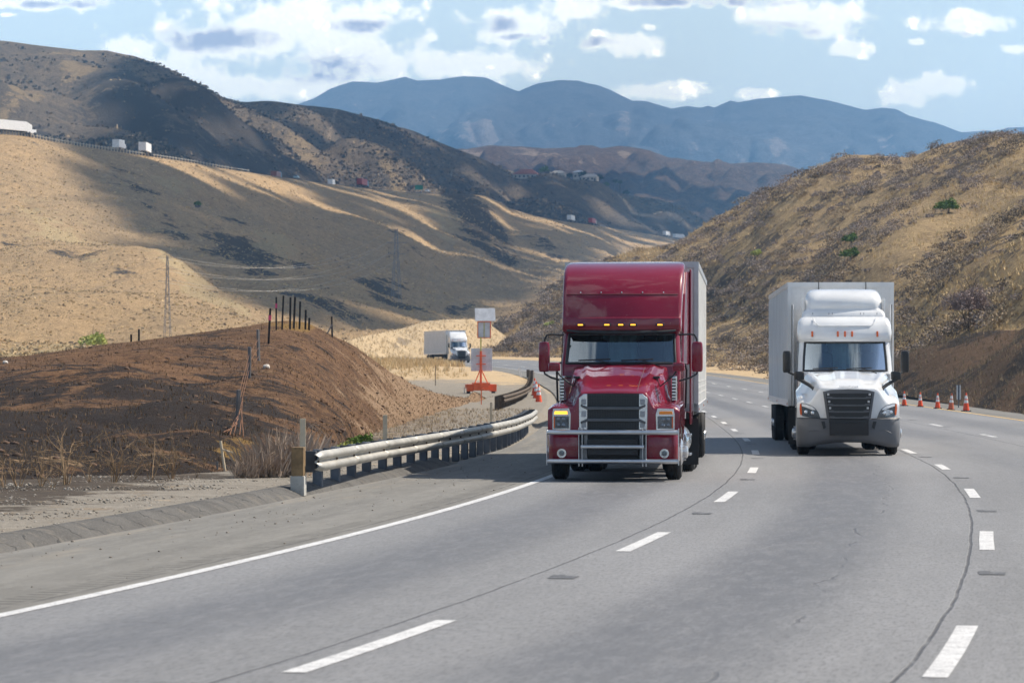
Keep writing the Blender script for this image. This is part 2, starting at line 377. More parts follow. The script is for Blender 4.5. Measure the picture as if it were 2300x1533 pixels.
# ------------------------------------------------------------------ ground sheet following the road
def fbm(x, y, z=0., o=4):
    a = 0; s = 1; n_ = 0
    for i in range(o):
        a += s*noise.noise(Vector((x*2**i, y*2**i, z+i*7.1))); n_ += s; s *= .5
    return a/n_
def terrain_mat(name, cols, attrs=(), sc=1.0, bump=.6, streak=(1, 1), fine_k=.5, bd=.3, contrast=1.):
    """cols: base A, base B, speckle dark, speckle light; attrs: (attribute, colour, noise scale, strength)"""
    m, b = newmat(name); P3 = S(node('ShaderNodeTexCoord').outputs['Object'])
    sp = node('ShaderNodeSeparateXYZ', {0: P3}); q = xyz(S(sp.outputs[0])*streak[0], S(sp.outputs[1])*streak[1], S(sp.outputs[2]))
    big = noi(q, .012*sc, 5, .6, .6); mid = noi(q, .11*sc, 6, .68, .3); fine = noi(q, .55*sc, 9, .82); f2 = noi(q, 3.2*sc, 5, .8)
    c = mixc(ramp01(big*.5+mid*.5, .5-.13/contrast, .5+.13/contrast), cols[0], cols[1])
    c = mixc(ramp01(fine*.6+f2*.4, .49, .58)*fine_k*1.3, c, cols[2]); c = mixc(ramp01(1.0-(fine*.4+f2*.6), .50, .60)*fine_k*1.3, c, cols[3])
    for an, ac, ns, st in attrs:
        a = attr(an); nn = noi(q, ns, 6, .72, .4)
        c = mixc(ramp01(a+(nn-.5)*2.6+(fine-.5)*1.6, .40, .60)*st, c, mixc(ramp01(fine*.5+f2*.5, .35, .65), tuple(x*.6 for x in ac), tuple(x*1.35 for x in ac)))
    setc(b, 'Base Color', c); setc(b, 'Roughness', .95); setc(b, 'Specular IOR Level', .15)
    bn = node('ShaderNodeBump', {'Height': fine*.7+f2*.35+mid*1.2, 'Strength': bump, 'Distance': bd/sc}); setc(b, 'Normal', S(bn.outputs[0]))
    return m
def blobs(px, py, L):
    """soft elliptical patches of cover, given on the slope's own map; (cx,cy,rx,ry,angle,weight)"""
    o = np.zeros_like(px)
    for cx, cy, rx, ry, an, w in L:
        c, s = math.cos(R(an)), math.sin(R(an)); a = ((px-cx)*c+(py-cy)*s)/rx; b = (-(px-cx)*s+(py-cy)*c)/ry
        o = np.maximum(o, w*np.clip(1.35-np.sqrt(a*a+b*b), 0, 1))
    return o
def ground():
    ts = [-9000,-4000,-1500,-600,-250,-120,-60,-40,-30,-24,-19,-15,-12,-10,-8.5,-7,-6,-5.2,-4.6,-4.1,-3.8,-3.66,-3.55,-2.6,0,7,15,17.6,18.4,19,20,22,25,30,40,60,120,250,600,1500,4000,9000]
    ys = list(np.arange(-40, 10, 10))+list(np.arange(10, 50, 1.5))+list(np.arange(50, 110, .8))+list(np.arange(110, 260, 3))+list(np.arange(260, 800, 15))+[900,1100,1500,2000,3000,5000,8000,14000]
    v = []; gv = []; gold = []; char = []
    for Y in ys:
        Yc = min(Y, 798); e0 = L1(Yc)-3.7; z = RZ(Yc)
        for t in ts:
            if -3.6 < t < 18: h = -.07
            elif t <= -3.6:
                h = .10 + min(1, (-3.6-t)/2)*.05*fbm(t*.4, Y*.4)*2 + .05*fbm(t*1.3, Y*1.3, 3)*min(1, (-3.6-t))
                if Y > 200: h += .25*min(1, (-3.6-t)/8)*min(1, (Y-200)/60)*(1+fbm(t*.1, Y*.05))
            else: h = -.03+min(1, (t-18)/2)*(.08+.06*fbm(t, Y))
            far = min(1, max(0, (abs(t)-200)/800)); 
            v.append((e0+tsh(Yc, t), Y, z*(1-far)+2*far+h-(6*far if Y > 300 else 0)))
            char.append(max(0, min(.85, (-t-4.3)/3.0))*max(0, min(1, (110-Y)/30)) if t < 0 else 0)
            gv.append(max(0, min(1, 1.15-(-t-3.6)/5.5)) if t < 0 else max(0, 1-(t-18)/2)); gold.append(max(0, min(1, (Y-205)/60)))
    gv = np.array(gv); gold = np.array(gold)
    vx = np.array(v); 
    gv = np.maximum(gv*.62, (vx[:,1] > 200)*0.)+.18*np.exp(-((vx[:,1]-68)/14)**2)*(vx[:,0] < 0)
    turn = np.exp(-(((vx[:,0]+5)/9)**2))*np.clip((vx[:,1]-125)/40, 0, 1)*np.clip((300-vx[:,1])/60, 0, 1)
    m = terrain_mat('roadside_ground', [(.14,.105,.075), (.24,.19,.135), (.035,.028,.024), (.36,.31,.24)], [('gravel', (.235,.215,.185), 1.6, .9), ('gold', (.52,.38,.22), .25, .85), ('turn', (.24,.215,.18), .3, .9), ('char', (.055,.043,.034), .8, .9)], sc=5, bump=.8, streak=(.8, .8), bd=.25)
    o = npmesh('ground', vx, gquads(len(ys), len(ts)), m, smooth=True, attrs={'gravel': gv*1.3, 'gold': gold*.8, 'turn': turn, 'char': np.clip(char, 0, 1)})
    tag(o, kind='structure')
ground()
# ------------------------------------------------------------------ hills lofted through surveyed rows
def ev(row, us):
    a = np.array(row, float); return np.interp(us, a[:,0], a[:,1]), np.interp(us, a[:,0], a[:,2])
HILLS = {}
def hill(name, rows, p0, p1, nx, sub, amp, ns, mat, maps=None, ridge=0., rs=1., crest_amp=.3, back=1.0, sm=0, base_amp=0., cs=5):
    us = np.linspace(p0, p1, nx); RR = []
    for k, r_ in enumerate(rows):
        py, D = ev(r_, us); D = gsm(D, max(2, nx//40))
        if k < len(rows)-1: py = gsm(py, max(2, nx//50))
        elif sm: py = gsm(py, sm)
        RR.append((us, py, D))
    RR = np.array([np.stack(r_, 1) for r_ in RR])   # rows, nx, 3 (px,py,D)
    nr = len(rows); out = []; wts = []
    for k in range(nr-1):
        p0_, p1_, p2_, p3_ = RR[max(k-1, 0)], RR[k], RR[k+1], RR[min(k+2, nr-1)]
        for j in range(sub+(1 if k == nr-2 else 0)):
            t = j/sub
            q = .5*((2*p1_)+(-p0_+p2_)*t+(2*p0_-5*p1_+4*p2_-p3_)*t*t+(-p0_+3*p1_-3*p2_+p3_)*t**3)
            q[:,2] = np.exp((1-t)*np.log(p1_[:,2])+t*np.log(p2_[:,2])); out.append(q); wts.append((k+t)/(nr-1))
    G = np.array(out); px, py, D = G[...,0], G[...,1], G[...,2]
    X = (px-CX)/F*D; Z = CH-(py-HY)/F*D; Yw = D
    w = np.array(wts)[:,None]; wt = np.minimum(1, np.minimum(w*6+base_amp, crest_amp+(1-w)*cs*(1-crest_amp)))*np.ones_like(X)
    disp = np.zeros_like(X)
    for j in range(X.shape[0]):
        for i in range(X.shape[1]):
            n_ = fbm(X[j,i]/ns, Yw[j,i]/ns, 0, 5)*amp
            if ridge: n_ += ridge*(abs(noise.noise(Vector((X[j,i]/(ns*rs), Yw[j,i]/(ns*rs*2.2), 5.))))*2-.6)+ridge*.45*(abs(noise.noise(Vector((X[j,i]/(ns*rs)*2.3, Yw[j,i]/(ns*rs), 9.))))*2-.6)
            disp[j,i] = n_
    Z = Z+disp*wt
    Pn = np.stack([X, Yw, Z], -1)
    cr = Pn[-1]; bk = []
    for f1, f2 in ((1.02, .93), (1.07, .7), (1.15, .3), (1.25, -.02)):
        q = cr.copy(); q[:,0] *= 1+(f1-1)*back; q[:,1] *= 1+(f1-1)*back; q[:,2] = cr[:,2]*f2; bk.append(q)
    full = np.concatenate([Pn, np.array(bk)], 0)
    at = {}
    for an, L in (maps or {}).items():
        a = L(px, py) if callable(L) else blobs(px, py, L); at[an] = np.concatenate([a, np.repeat(a[-1:], 4, 0)], 0)
    o = npmesh(name, full.reshape(-1, 3), gquads(full.shape[0], nx), mat, smooth=True, attrs=at)
    tag(o, kind='structure'); HILLS[name] = (px, py, Pn); return o
def sample(hn, px, py):
    """the slope point that lies nearest to map position px,py"""
    a, b, Pn = HILLS[hn]; k = np.argmin((a-px)**2+(b-py)**2); return Vector(Pn.reshape(-1, 3)[k])
# -- golden hillside on the left (A)
A = [[(-700,818,240),(0,815,260),(400,812,300),(700,812,380),(900,800,600),(1100,790,750),(1300,790,900),(1650,790,1000)],
     [(-700,750,400),(0,755,420),(400,752,470),(700,745,600),(900,735,760),(1100,730,900),(1300,700,1050),(1650,700,1200)],
     [(-700,640,560),(0,655,570),(400,650,640),(700,680,760),(900,690,900),(1100,695,1050),(1300,650,1300),(1650,640,1500)],
     [(-700,520,720),(0,530,730),(400,545,820),(700,585,950),(900,600,1120),(1100,590,1350),(1300,580,1650),(1650,600,1850)],
     [(-700,390,880),(0,405,880),(400,440,1000),(700,490,1200),(900,500,1380),(1100,500,1650),(1300,530,1900),(1650,575,2150)],
     [(-700,275,1000),(-100,295,1000),(0,301,1000),(60,306,1010),(120,318,1030),(200,331,1060),(300,346,1100),(350,353,1150),(430,365,1230),(500,378,1300),(600,393,1400),(700,408,1500),(800,420,1600),(900,431,1700),(960,435,1750),(1000,436,1780),(1040,434,1800),(1090,440,1830),(1120,452,1860),(1145,468,1890),(1200,484,1950),(1260,496,2000),(1350,508,2150),(1430,521,2350),(1500,533,2500),(1650,560,2600)]]
mA = terrain_mat('golden_grass_slope', [(.54,.36,.185), (.42,.295,.165), (.30,.22,.13), (.66,.475,.28)],
    [('scrub', (.060,.052,.045), .05, .92), ('pale', (.52,.40,.22), .06, .7)], sc=.55, bump=.9, streak=(1., .5), bd=1.2)
hill('golden_hill', A, -700, 1650, 420, 14, 5.0, 90, mA, {'scrub': [(560,560,120,45,28,.9),(680,600,80,30,20,.8),(830,640,90,28,12,.8),(1060,480,110,42,48,1.),(1120,540,80,30,50,.7),(445,453,9,6,0,1.),(1230,560,60,20,30,.5),(330,440,160,30,38,.45),(880,700,80,12,10,.7),(1060,690,60,12,0,.9),(730,690,110,10,14,.6),(60,640,120,18,20,.4),(240,600,160,14,20,.4),(900,520,90,20,25,.35)],
     'pale': [(120,480,160,50,30,.5),(420,620,180,30,30,.6),(620,540,60,20,20,.7),(380,400,120,12,20,.5),(200,790,400,25,0,.8),(1000,500,60,60,60,.4)]}, ridge=5.0, rs=.8, crest_amp=.0)
# -- dark hill behind it (B)
B = [[(-700,320,1150),(0,335,1150),(400,400,1450),(700,440,1750),(1000,470,1950),(1200,520,2150),(1400,545,2450),(1660,575,2700)],
     [(-700,220,1500),(0,240,1500),(400,300,1750),(700,360,2000),(1000,410,2200),(1200,455,2400),(1400,500,2600),(1660,560,2850)],
     [(-700,90,2200),(-60,88,2200),(0,92,2200),(60,98,2200),(150,104,2200),(240,110,2200),(300,126,2220),(360,155,2250),(420,185,2280),(500,217,2320),(560,224,2360),(620,226,2400),(700,231,2450),(760,243,2500),(800,255,2520),(850,268,2560),(900,280,2600),(960,310,2650),(1030,336,2700),(1100,362,2750),(1180,396,2850),(1230,404,2900),(1300,410,2950),(1400,432,2980),(1480,446,3000),(1530,462,3000),(1580,490,3000),(1660,540,3000)]]
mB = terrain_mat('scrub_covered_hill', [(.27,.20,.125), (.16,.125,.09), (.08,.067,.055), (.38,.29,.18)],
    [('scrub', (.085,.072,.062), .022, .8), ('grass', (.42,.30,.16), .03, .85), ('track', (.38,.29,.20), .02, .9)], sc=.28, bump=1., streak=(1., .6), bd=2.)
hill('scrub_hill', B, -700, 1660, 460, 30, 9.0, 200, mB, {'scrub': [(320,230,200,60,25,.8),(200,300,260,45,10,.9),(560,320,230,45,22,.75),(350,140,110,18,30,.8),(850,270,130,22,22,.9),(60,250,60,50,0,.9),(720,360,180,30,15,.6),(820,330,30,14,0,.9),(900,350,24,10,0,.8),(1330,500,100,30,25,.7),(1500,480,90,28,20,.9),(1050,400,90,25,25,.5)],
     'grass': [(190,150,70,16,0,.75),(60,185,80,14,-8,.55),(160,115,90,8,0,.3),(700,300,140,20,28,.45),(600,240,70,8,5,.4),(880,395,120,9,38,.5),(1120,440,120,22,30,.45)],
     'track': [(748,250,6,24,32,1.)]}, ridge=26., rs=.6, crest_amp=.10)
# -- brown mid-distance range (Cc)
Cc = [[(900,520,3300),(1200,520,3400),(1500,540,3500),(1900,560,3600)],
      [(900,440,3700),(1200,430,3800),(1500,450,3900),(1900,480,4000)],
      [(900,380,4200),(1100,378,4300),(1300,385,4400),(1500,395,4400),(1700,410,4500),(1900,430,4500)],
      [(900,345,5000),(1040,335,5000),(1100,327,5000),(1140,327,5000),(1220,334,5000),(1290,330,5000),(1305,325,5000),(1330,325,5000),(1350,332,5000),(1385,328,5000),(1420,329,5000),(1460,338,5000),(1500,352,5000),(1560,362,5000),(1640,366,5000),(1700,364,5000),(1760,368,5000),(1810,381,5000),(1900,400,5000)]]
mC = terrain_mat('brown_badlands', [(.30,.19,.125), (.19,.125,.095), (.09,.07,.062), (.50,.34,.22)], [('pale', (.62,.46,.32), .012, .9)], sc=.12, bump=1., bd=5.)
hill('badland_hills', Cc, 900, 1900, 460, 44, 9., 55, mC, {'pale': [(1080,340,50,8,0,.8),(1190,340,30,6,0,.9),(1330,352,30,5,0,.7),(1400,345,20,5,0,.7),(1530,385,60,8,25,.4),(1250,350,120,8,10,.4)]}, ridge=15., rs=1.0, crest_amp=.12, back=.5)
# -- far blue mountains (D)
Dm = [[(300,420,8200),(1200,425,8200),(2500,430,8200)],
      [(300,330,9200),(1200,320,9200),(2500,360,9200)],
      [(300,300,10500),(600,262,10500),(700,222,10500),(740,200,10500),(790,184,10500),(850,183,10500),(885,178,10500),(910,172,10500),(935,180,10500),(985,178,10500),(1045,169,10500),(1090,172,10500),(1130,190,10500),(1165,204,10500),(1210,187,10500),(1255,179,10500),(1300,180,10500),(1340,190,10500),(1380,207,10500),(1420,226,10500),(1450,225,10500),(1510,244,10500),(1545,236,10500),(1575,240,10500),(1590,236,10500),(1605,240,10500),(1640,224,10500),(1660,228,10500),(1700,221,10500),(1750,217,10500),(1798,213,10500),(1850,223,10500),(1900,233,10500),(1945,245,10500),(1980,241,10500),(2010,243,10500),(2040,258,10500),(2100,273,10500),(2160,296,10500),(2220,292,10500),(2235,296,10500),(2260,285,10500),(2300,283,10500),(2400,270,10500),(2500,290,10500)]]
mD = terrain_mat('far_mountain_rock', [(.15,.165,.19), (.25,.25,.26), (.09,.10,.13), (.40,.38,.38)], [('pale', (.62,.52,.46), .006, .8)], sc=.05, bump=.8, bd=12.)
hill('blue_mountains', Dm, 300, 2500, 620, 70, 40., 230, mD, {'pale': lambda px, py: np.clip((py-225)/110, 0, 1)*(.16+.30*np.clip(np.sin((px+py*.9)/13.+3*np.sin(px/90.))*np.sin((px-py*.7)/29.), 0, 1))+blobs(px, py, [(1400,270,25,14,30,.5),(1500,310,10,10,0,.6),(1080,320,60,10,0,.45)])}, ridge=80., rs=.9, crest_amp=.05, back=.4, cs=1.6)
# -- bushy hill on the right with the burned cut slope at its foot (E)
E = [[(930,826,680),(1000,822,640),(1110,821,570),(1250,824,520),(1370,826,470),(1600,834,380),(1730,858,292),(2010,884,203),(2300,935,142),(2700,1010,100)],
     [(930,800,700),(1000,797,660),(1110,785,620),(1250,775,590),(1370,768,560),(1600,770,455),(1730,788,355),(1900,808,275),(2010,775,252),(2100,733,238),(2200,690,224),(2300,653,212),(2700,520,190)],
     [(930,798,730),(1000,788,690),(1110,764,665),(1250,705,640),(1370,690,630),(1600,690,540),(1730,705,470),(1900,735,370),(2010,735,315),(2100,680,300),(2300,560,285),(2700,430,260)],
     [(930,795,760),(1000,785,730),(1110,748,700),(1250,660,690),(1370,620,660),(1600,560,600),(1730,525,560),(2010,500,480),(2300,425,440),(2700,360,420)],
     [(930,793,790),(1000,782,770),(1110,738,740),(1180,690,730),(1250,640,720),(1300,610,710),(1370,577,700),(1440,553,695),(1500,549,690),(1530,537,685),(1560,515,680),(1600,488,670),(1650,458,660),(1700,426,650),(1750,404,640),(1800,384,630),(1850,367,620),(1900,352,610),(1950,349,605),(2000,350,600),(2050,345,590),(2100,333,580),(2150,322,570),(2200,316,560),(2250,313,550),(2300,313,540),(2700,290,520)]]
mE = terrain_mat('dry_bush_slope', [(.54,.38,.19), (.38,.27,.15), (.11,.085,.06), (.62,.47,.28)],
    [('scrub', (.085,.070,.058), .09, .85), ('burn', (.14,.088,.056), .5, .95), ('ash', (.035,.03,.028), .35, .85)], sc=1.0, bump=1., bd=1.)
def cutmask(px, py):
    line = np.interp(px, [1950,2010,2100,2200,2300,2700], [870,785,747,703,668,535]); return np.clip((py-line)/14+.5, 0, 1)*1.25*(px > 1960)
def Escrub(px, py):
    m_ = .36+0*px; line = np.interp(px, [1950,2010,2300], [690,775,640]); m_ = np.where((py > line-60) & (px > 1960), .25, m_)
    return np.maximum(m_-blobs(px, py, [(2180,470,180,50,-10,.6),(1980,600,160,30,-30,.5),(1450,560,120,12,-10,.7),(2200,320,160,14,0,.6),(1800,560,60,20,-30,.4),(1640,470,60,8,-35,.5),(1200,700,80,14,-35,.5),(1300,790,140,14,-8,.4)]), 0)
hill('bushy_hill', E, 930, 2700, 520, 34, 2.2, 30, mE, {'scrub': Escrub, 'burn': cutmask, 'ash': lambda px, py: cutmask(px, py)*np.clip(.30+.30*np.sin((py+.72*px)/17.+np.sin(px/60.)*2), 0, 1)}, ridge=3.2, rs=1.1, crest_amp=.35)
# -- golden knoll behind the distant truck (G)
G = [[(700,818,420),(860,812,520),(1000,813,560),(1120,818,610),(1200,822,640)],
     [(700,795,450),(860,780,540),(1000,770,600),(1120,790,640),(1200,815,660)],
     [(700,780,480),(760,768,490),(830,752,540),(900,738,590),(950,722,620),(1000,717,630),(1060,716,645),(1100,728,660),(1140,758,670),(1200,805,690)]]
mG = terrain_mat('pale_grass_knoll', [(.50,.38,.23), (.38,.29,.18), (.22,.17,.115), (.60,.48,.32)], [('scrub', (.16,.13,.10), .08, .7)], sc=1., bump=.8)
hill('grass_knoll', G, 700, 1200, 120, 16, 1.2, 25, mG, {'scrub': [(900,770,40,12,-20,.5),(1000,740,60,5,0,.45),(930,800,60,6,0,.5)]}, crest_amp=.3)
# -- burned mound beside the road (M)
M_ = [[(-700,1165,46),(-400,1142,49.5),(0,1122,53.5),(300,1100,57),(520,1090,59),(660,1078,63),(760,1035,76),(860,995,98),(960,955,128),(1040,926,162),(1120,908,200)],
      [(-700,1060,54),(-400,1030,58),(0,1000,62),(300,985,65),(520,975,67),(660,975,71),(760,955,83),(860,935,104),(960,918,133),(1040,905,166),(1120,895,204)],
      [(-700,930,70),(-400,915,76),(0,895,80),(300,870,84),(520,845,88),(660,845,92),(760,865,100),(860,885,116),(960,898,140),(1040,898,170),(1120,893,206)],
      [(-700,830,90),(-400,820,97),(0,800,104),(60,797,105),(170,780,107),(330,761,110),(480,742,114),(560,731,117),(600,722,119),(640,718,120),(690,724,122),(720,738,123),(760,760,124),(800,780,126),(830,801,128),(880,836,133),(920,858,139),(960,875,146),(1010,889,160),(1060,893,180),(1120,892,209)]]
mM = terrain_mat('burned_earth', [(.165,.088,.046), (.108,.062,.037), (.028,.021,.017), (.30,.185,.10)],
    [('burn', (.026,.022,.021), .32, .92), ('ochre', (.26,.16,.05), .5, .75), ('dry', (.30,.205,.13), .5, .85)], sc=3.2, bump=1., streak=(.55, .8), bd=.6)
def mburn(px, py):
    base = np.interp(py, [720,800,900,1000,1100], [.15,.35,.62,.74,.74]); return base*np.clip(1.25-(px-330)/520, .0, 1)*1.1
hill('burned_mound', M_, -700, 1120, 420, 46, .42, 5., mM, {'burn': mburn, 'ochre': [(690,728,80,14,0,.9),(520,1010,70,30,0,.55),(620,740,60,10,-10,.7)], 'dry': lambda px, py: np.clip((px-720)/220, 0, 1)*.8+np.clip((px-860)/100, 0, 1)*.3}, ridge=.22, rs=.8, crest_amp=.16, base_amp=.05)
# ------------------------------------------------------------------ vehicle materials
def car_paint(name, col, flake=.0, rough=.22, dirt=(.25,.2,.16,.18)):
    m, b = newmat(name); ob = S(node('ShaderNodeTexCoord').outputs['Object'])
    n_ = noi(ob, 1.5, 4); d = noi(ob, 7, 7, .75); sp_ = noi(ob, 55, 2, .5)
    c = mixc(ramp01(n_, .3, .7), tuple(x*.93 for x in col), tuple(min(1, x*1.05) for x in col))
    z = S(node('ShaderNodeSeparateXYZ', {0: ob}).outputs[2])
    dm = ramp01(d+(1.0-z)*.16, .50, .85)*dirt[3]; c = mixc(dm, c, dirt[:3])
    c = mixc(ramp01(sp_, .735, .76)*.7, c, (.5,.45,.42))          # stone chips
    setc(b, 'Base Color', c); setc(b, 'Roughness', rough+dm*1.2); setc(b, 'Coat Weight', 1.); setc(b, 'Coat IOR', 1.55); setc(b, 'Specular IOR Level', .2); setc(b, 'Coat Roughness', .02); setc(b, 'Metallic', flake)
    w_ = node('ShaderNodeBump', {'Height': noi(ob, 2.2, 2), 'Strength': .05, 'Distance': .05}); setc(b, 'Coat Normal', S(w_.outputs[0]))
    return m
RED = car_paint('deep_red_paint', (.20,.0015,.020), rough=.32)
WHITE = car_paint('white_cab_paint', (.76,.77,.78), dirt=(.35,.31,.26,.22))
BLACK = plain('black_plastic', (.018,.019,.021), .42)
GREY = plain('dark_grey_plastic', (.125,.13,.142), .5, var=.06, bump=.15, bs=300)
CHROME = plain('brushed_chrome', (.74,.75,.77), .22, metal=1., var=.1, vs=6)
STEEL = plain('satin_steel_tube', (.62,.63,.65), .34, metal=1., var=.08)
GRIL = plain('grille_grey', (.10,.105,.115), .38, metal=.3)
RUB = plain('tyre_rubber', (.020,.020,.021), .85, bump=.4, bs=90, dirt=(.10,.085,.07,.5))
RIM = plain('aluminium_rim', (.66,.66,.67), .3, metal=.9, dirt=(.15,.12,.09,.5))
AMB = plain('amber_lens', (.80,.24,.02), .25, coat=.6)
AMBL = plain('amber_lamp_lit', (.9,.33,.03), .25, emit=(1,.42,.04,1.6))
ORL = plain('orange_red_lens', (.62,.12,.03), .25, coat=.5)
LENS = plain('headlamp_lens', (.10,.12,.14), .12, coat=1., var=.3, vs=20)
LAMP = plain('headlamp_reflector', (.75,.78,.82), .18, metal=.8)
UND = plain('chassis_black', (.022,.022,.024), .7)
ALU = plain('trailer_edge_aluminium', (.52,.53,.55), .4, metal=.7)
SEAM = plain('panel_seam', (.07,.015,.02), .6)
SEAMW = plain('panel_seam_grey', (.22,.23,.25), .6)
CURT = plain('cab_curtain', (.75,.76,.77), .9); DASH = plain('dashboard_grey', (.09,.09,.095), .8); SEATM = plain('seat_cloth', (.07,.075,.09), .9)
def glass_mat():
    m = bpy.data.materials.new('windscreen_glass'); m.use_nodes = True; m.node_tree.nodes.clear(); S.nt = m.node_tree
    tr = node('ShaderNodeBsdfTransparent', {'Color': (.50,.72,.78,1)}); gl = node('ShaderNodeBsdfGlossy', {'Color': (.9,.97,1,1), 'Roughness': .03})
    fr = node('ShaderNodeFresnel', {'IOR': 1.62}); ob = S(node('ShaderNodeTexCoord').outputs['Object'])
    mx = node('ShaderNodeMixShader', {0: (S(fr.outputs[0])*1.5+.10).clamp()}); S.nt.links.new(tr.outputs[0], mx.inputs[1]); S.nt.links.new(gl.outputs[0], mx.inputs[2])
    o = node('ShaderNodeOutputMaterial'); S.nt.links.new(mx.outputs[0], o.inputs[0]); return m
GLASS = glass_mat()
def trailer_mat(name, col, rib=0., dirt=.3):
    m, b = newmat(name); ob = S(node('ShaderNodeTexCoord').outputs['Object']); sp = node('ShaderNodeSeparateXYZ', {0: ob}); z = S(sp.outputs[2])
    n_ = noi(ob, .8, 6, .7); st = noi(xyz(S(sp.outputs[0])*3., S(sp.outputs[1])*3., z*.25), 1., 5, .7)
    c = mixc(ramp01(n_, .3, .7), tuple(x*.93 for x in col), tuple(min(1, x*1.05) for x in col)); c = mixc(ramp01(st+(1.8-z)*.08, .52, .75)*dirt, c, (.36,.32,.27))
    riv = node('ShaderNodeTexVoronoi', {'Vector': ob, 'Scale': 9., 'Randomness': 0.}); c = mixc((1.0-ramp01(S(riv.outputs['Distance']), .05, .12))*.25, c, (.2,.2,.2))
    setc(b, 'Base Color', c); setc(b, 'Roughness', .42); setc(b, 'Coat Weight', .25); return m
TRW = trailer_mat('trailer_white', (.74,.74,.74)); TRG = trailer_mat('trailer_cream_white', (.78,.77,.74), dirt=.3)
# ------------------------------------------------------------------ shared vehicle parts
_wheel_cache = {}
def wheel(parent, x, y, side, dual=False, r=.505, w=.285, hubout=True):
    """side = +1 outward is +x. wheel > rim (> nothing deeper)"""
    key = (dual, w, r, hubout)
    if key not in _wheel_cache:
        t = MB(); ws = [0] if not dual else [0, -.34]
        for o_ in ws:
            h = w/2
            prof = [(-h+.03, r*.60), (-h, r*.72), (-h, r*.90), (-h+.03, r*.975), (-h+.045, r)]
            for k in range(4):
                a = -h+.06+k*(w-.12)/3.999
                prof += [(a, r), (a+.004, r-.014), (a+.014, r-.014), (a+.018, r)] if k < 4 else []
            prof += [(h-.045, r), (h-.03, r*.975), (h, r*.90), (h, r*.72), (h-.03, r*.60)]
            prof = sorted(prof[:5], key=lambda q: 0)+prof[5:]
            t.lathe([(a+o_, b_) for a, b_ in prof], 40)
        rm = MB(); h = w/2
        if dual: rp = [(h-.03, r*.60), (h-.05, r*.56), (h-.16, r*.50), (h-.19, r*.34), (h-.10, r*.30), (h-.02, r*.20), (h+.02, r*.17), (h+.03, 0.001)]
        else: rp = [(h-.03, r*.60), (h-.035, r*.55), (h+.015, r*.42), (h+.03, r*.33), (h+.03, r*.24), (h+.10, r*.22), (h+.12, r*.15), (h+.125, 0.001)]
        rm.lathe(rp, 32)
        for k in range(10):
            th = 2*math.pi*k/10; rr = r*.30; a0 = h+.03 if not dual else h-.12
            rm.tube([(a0-.02, rr*math.cos(th), rr*math.sin(th)), (a0+.05, rr*math.cos(th), rr*math.sin(th))], .017, 6)
        bk = MB(); 
        _wheel_cache[key] = (t.build('tyre', RUB, smooth=30), rm.build('rim', RIM, smooth=30), [])
        for o in _wheel_cache[key][:2]: C.objects.unlink(o)
    a, b_, used = _wheel_cache[key]
    e = bpy.data.objects.new('wheel', None); C.objects.link(e); e.parent = parent; e.location = (x, y, r); e.empty_display_size = .2
    if side < 0: e.rotation_euler = (0, 0, math.pi)
    for src, nm in ((a, 'tyre'), (b_, 'rim')):
        o = bpy.data.objects.new(nm, src.data); C.objects.link(o); o.parent = e
    return e
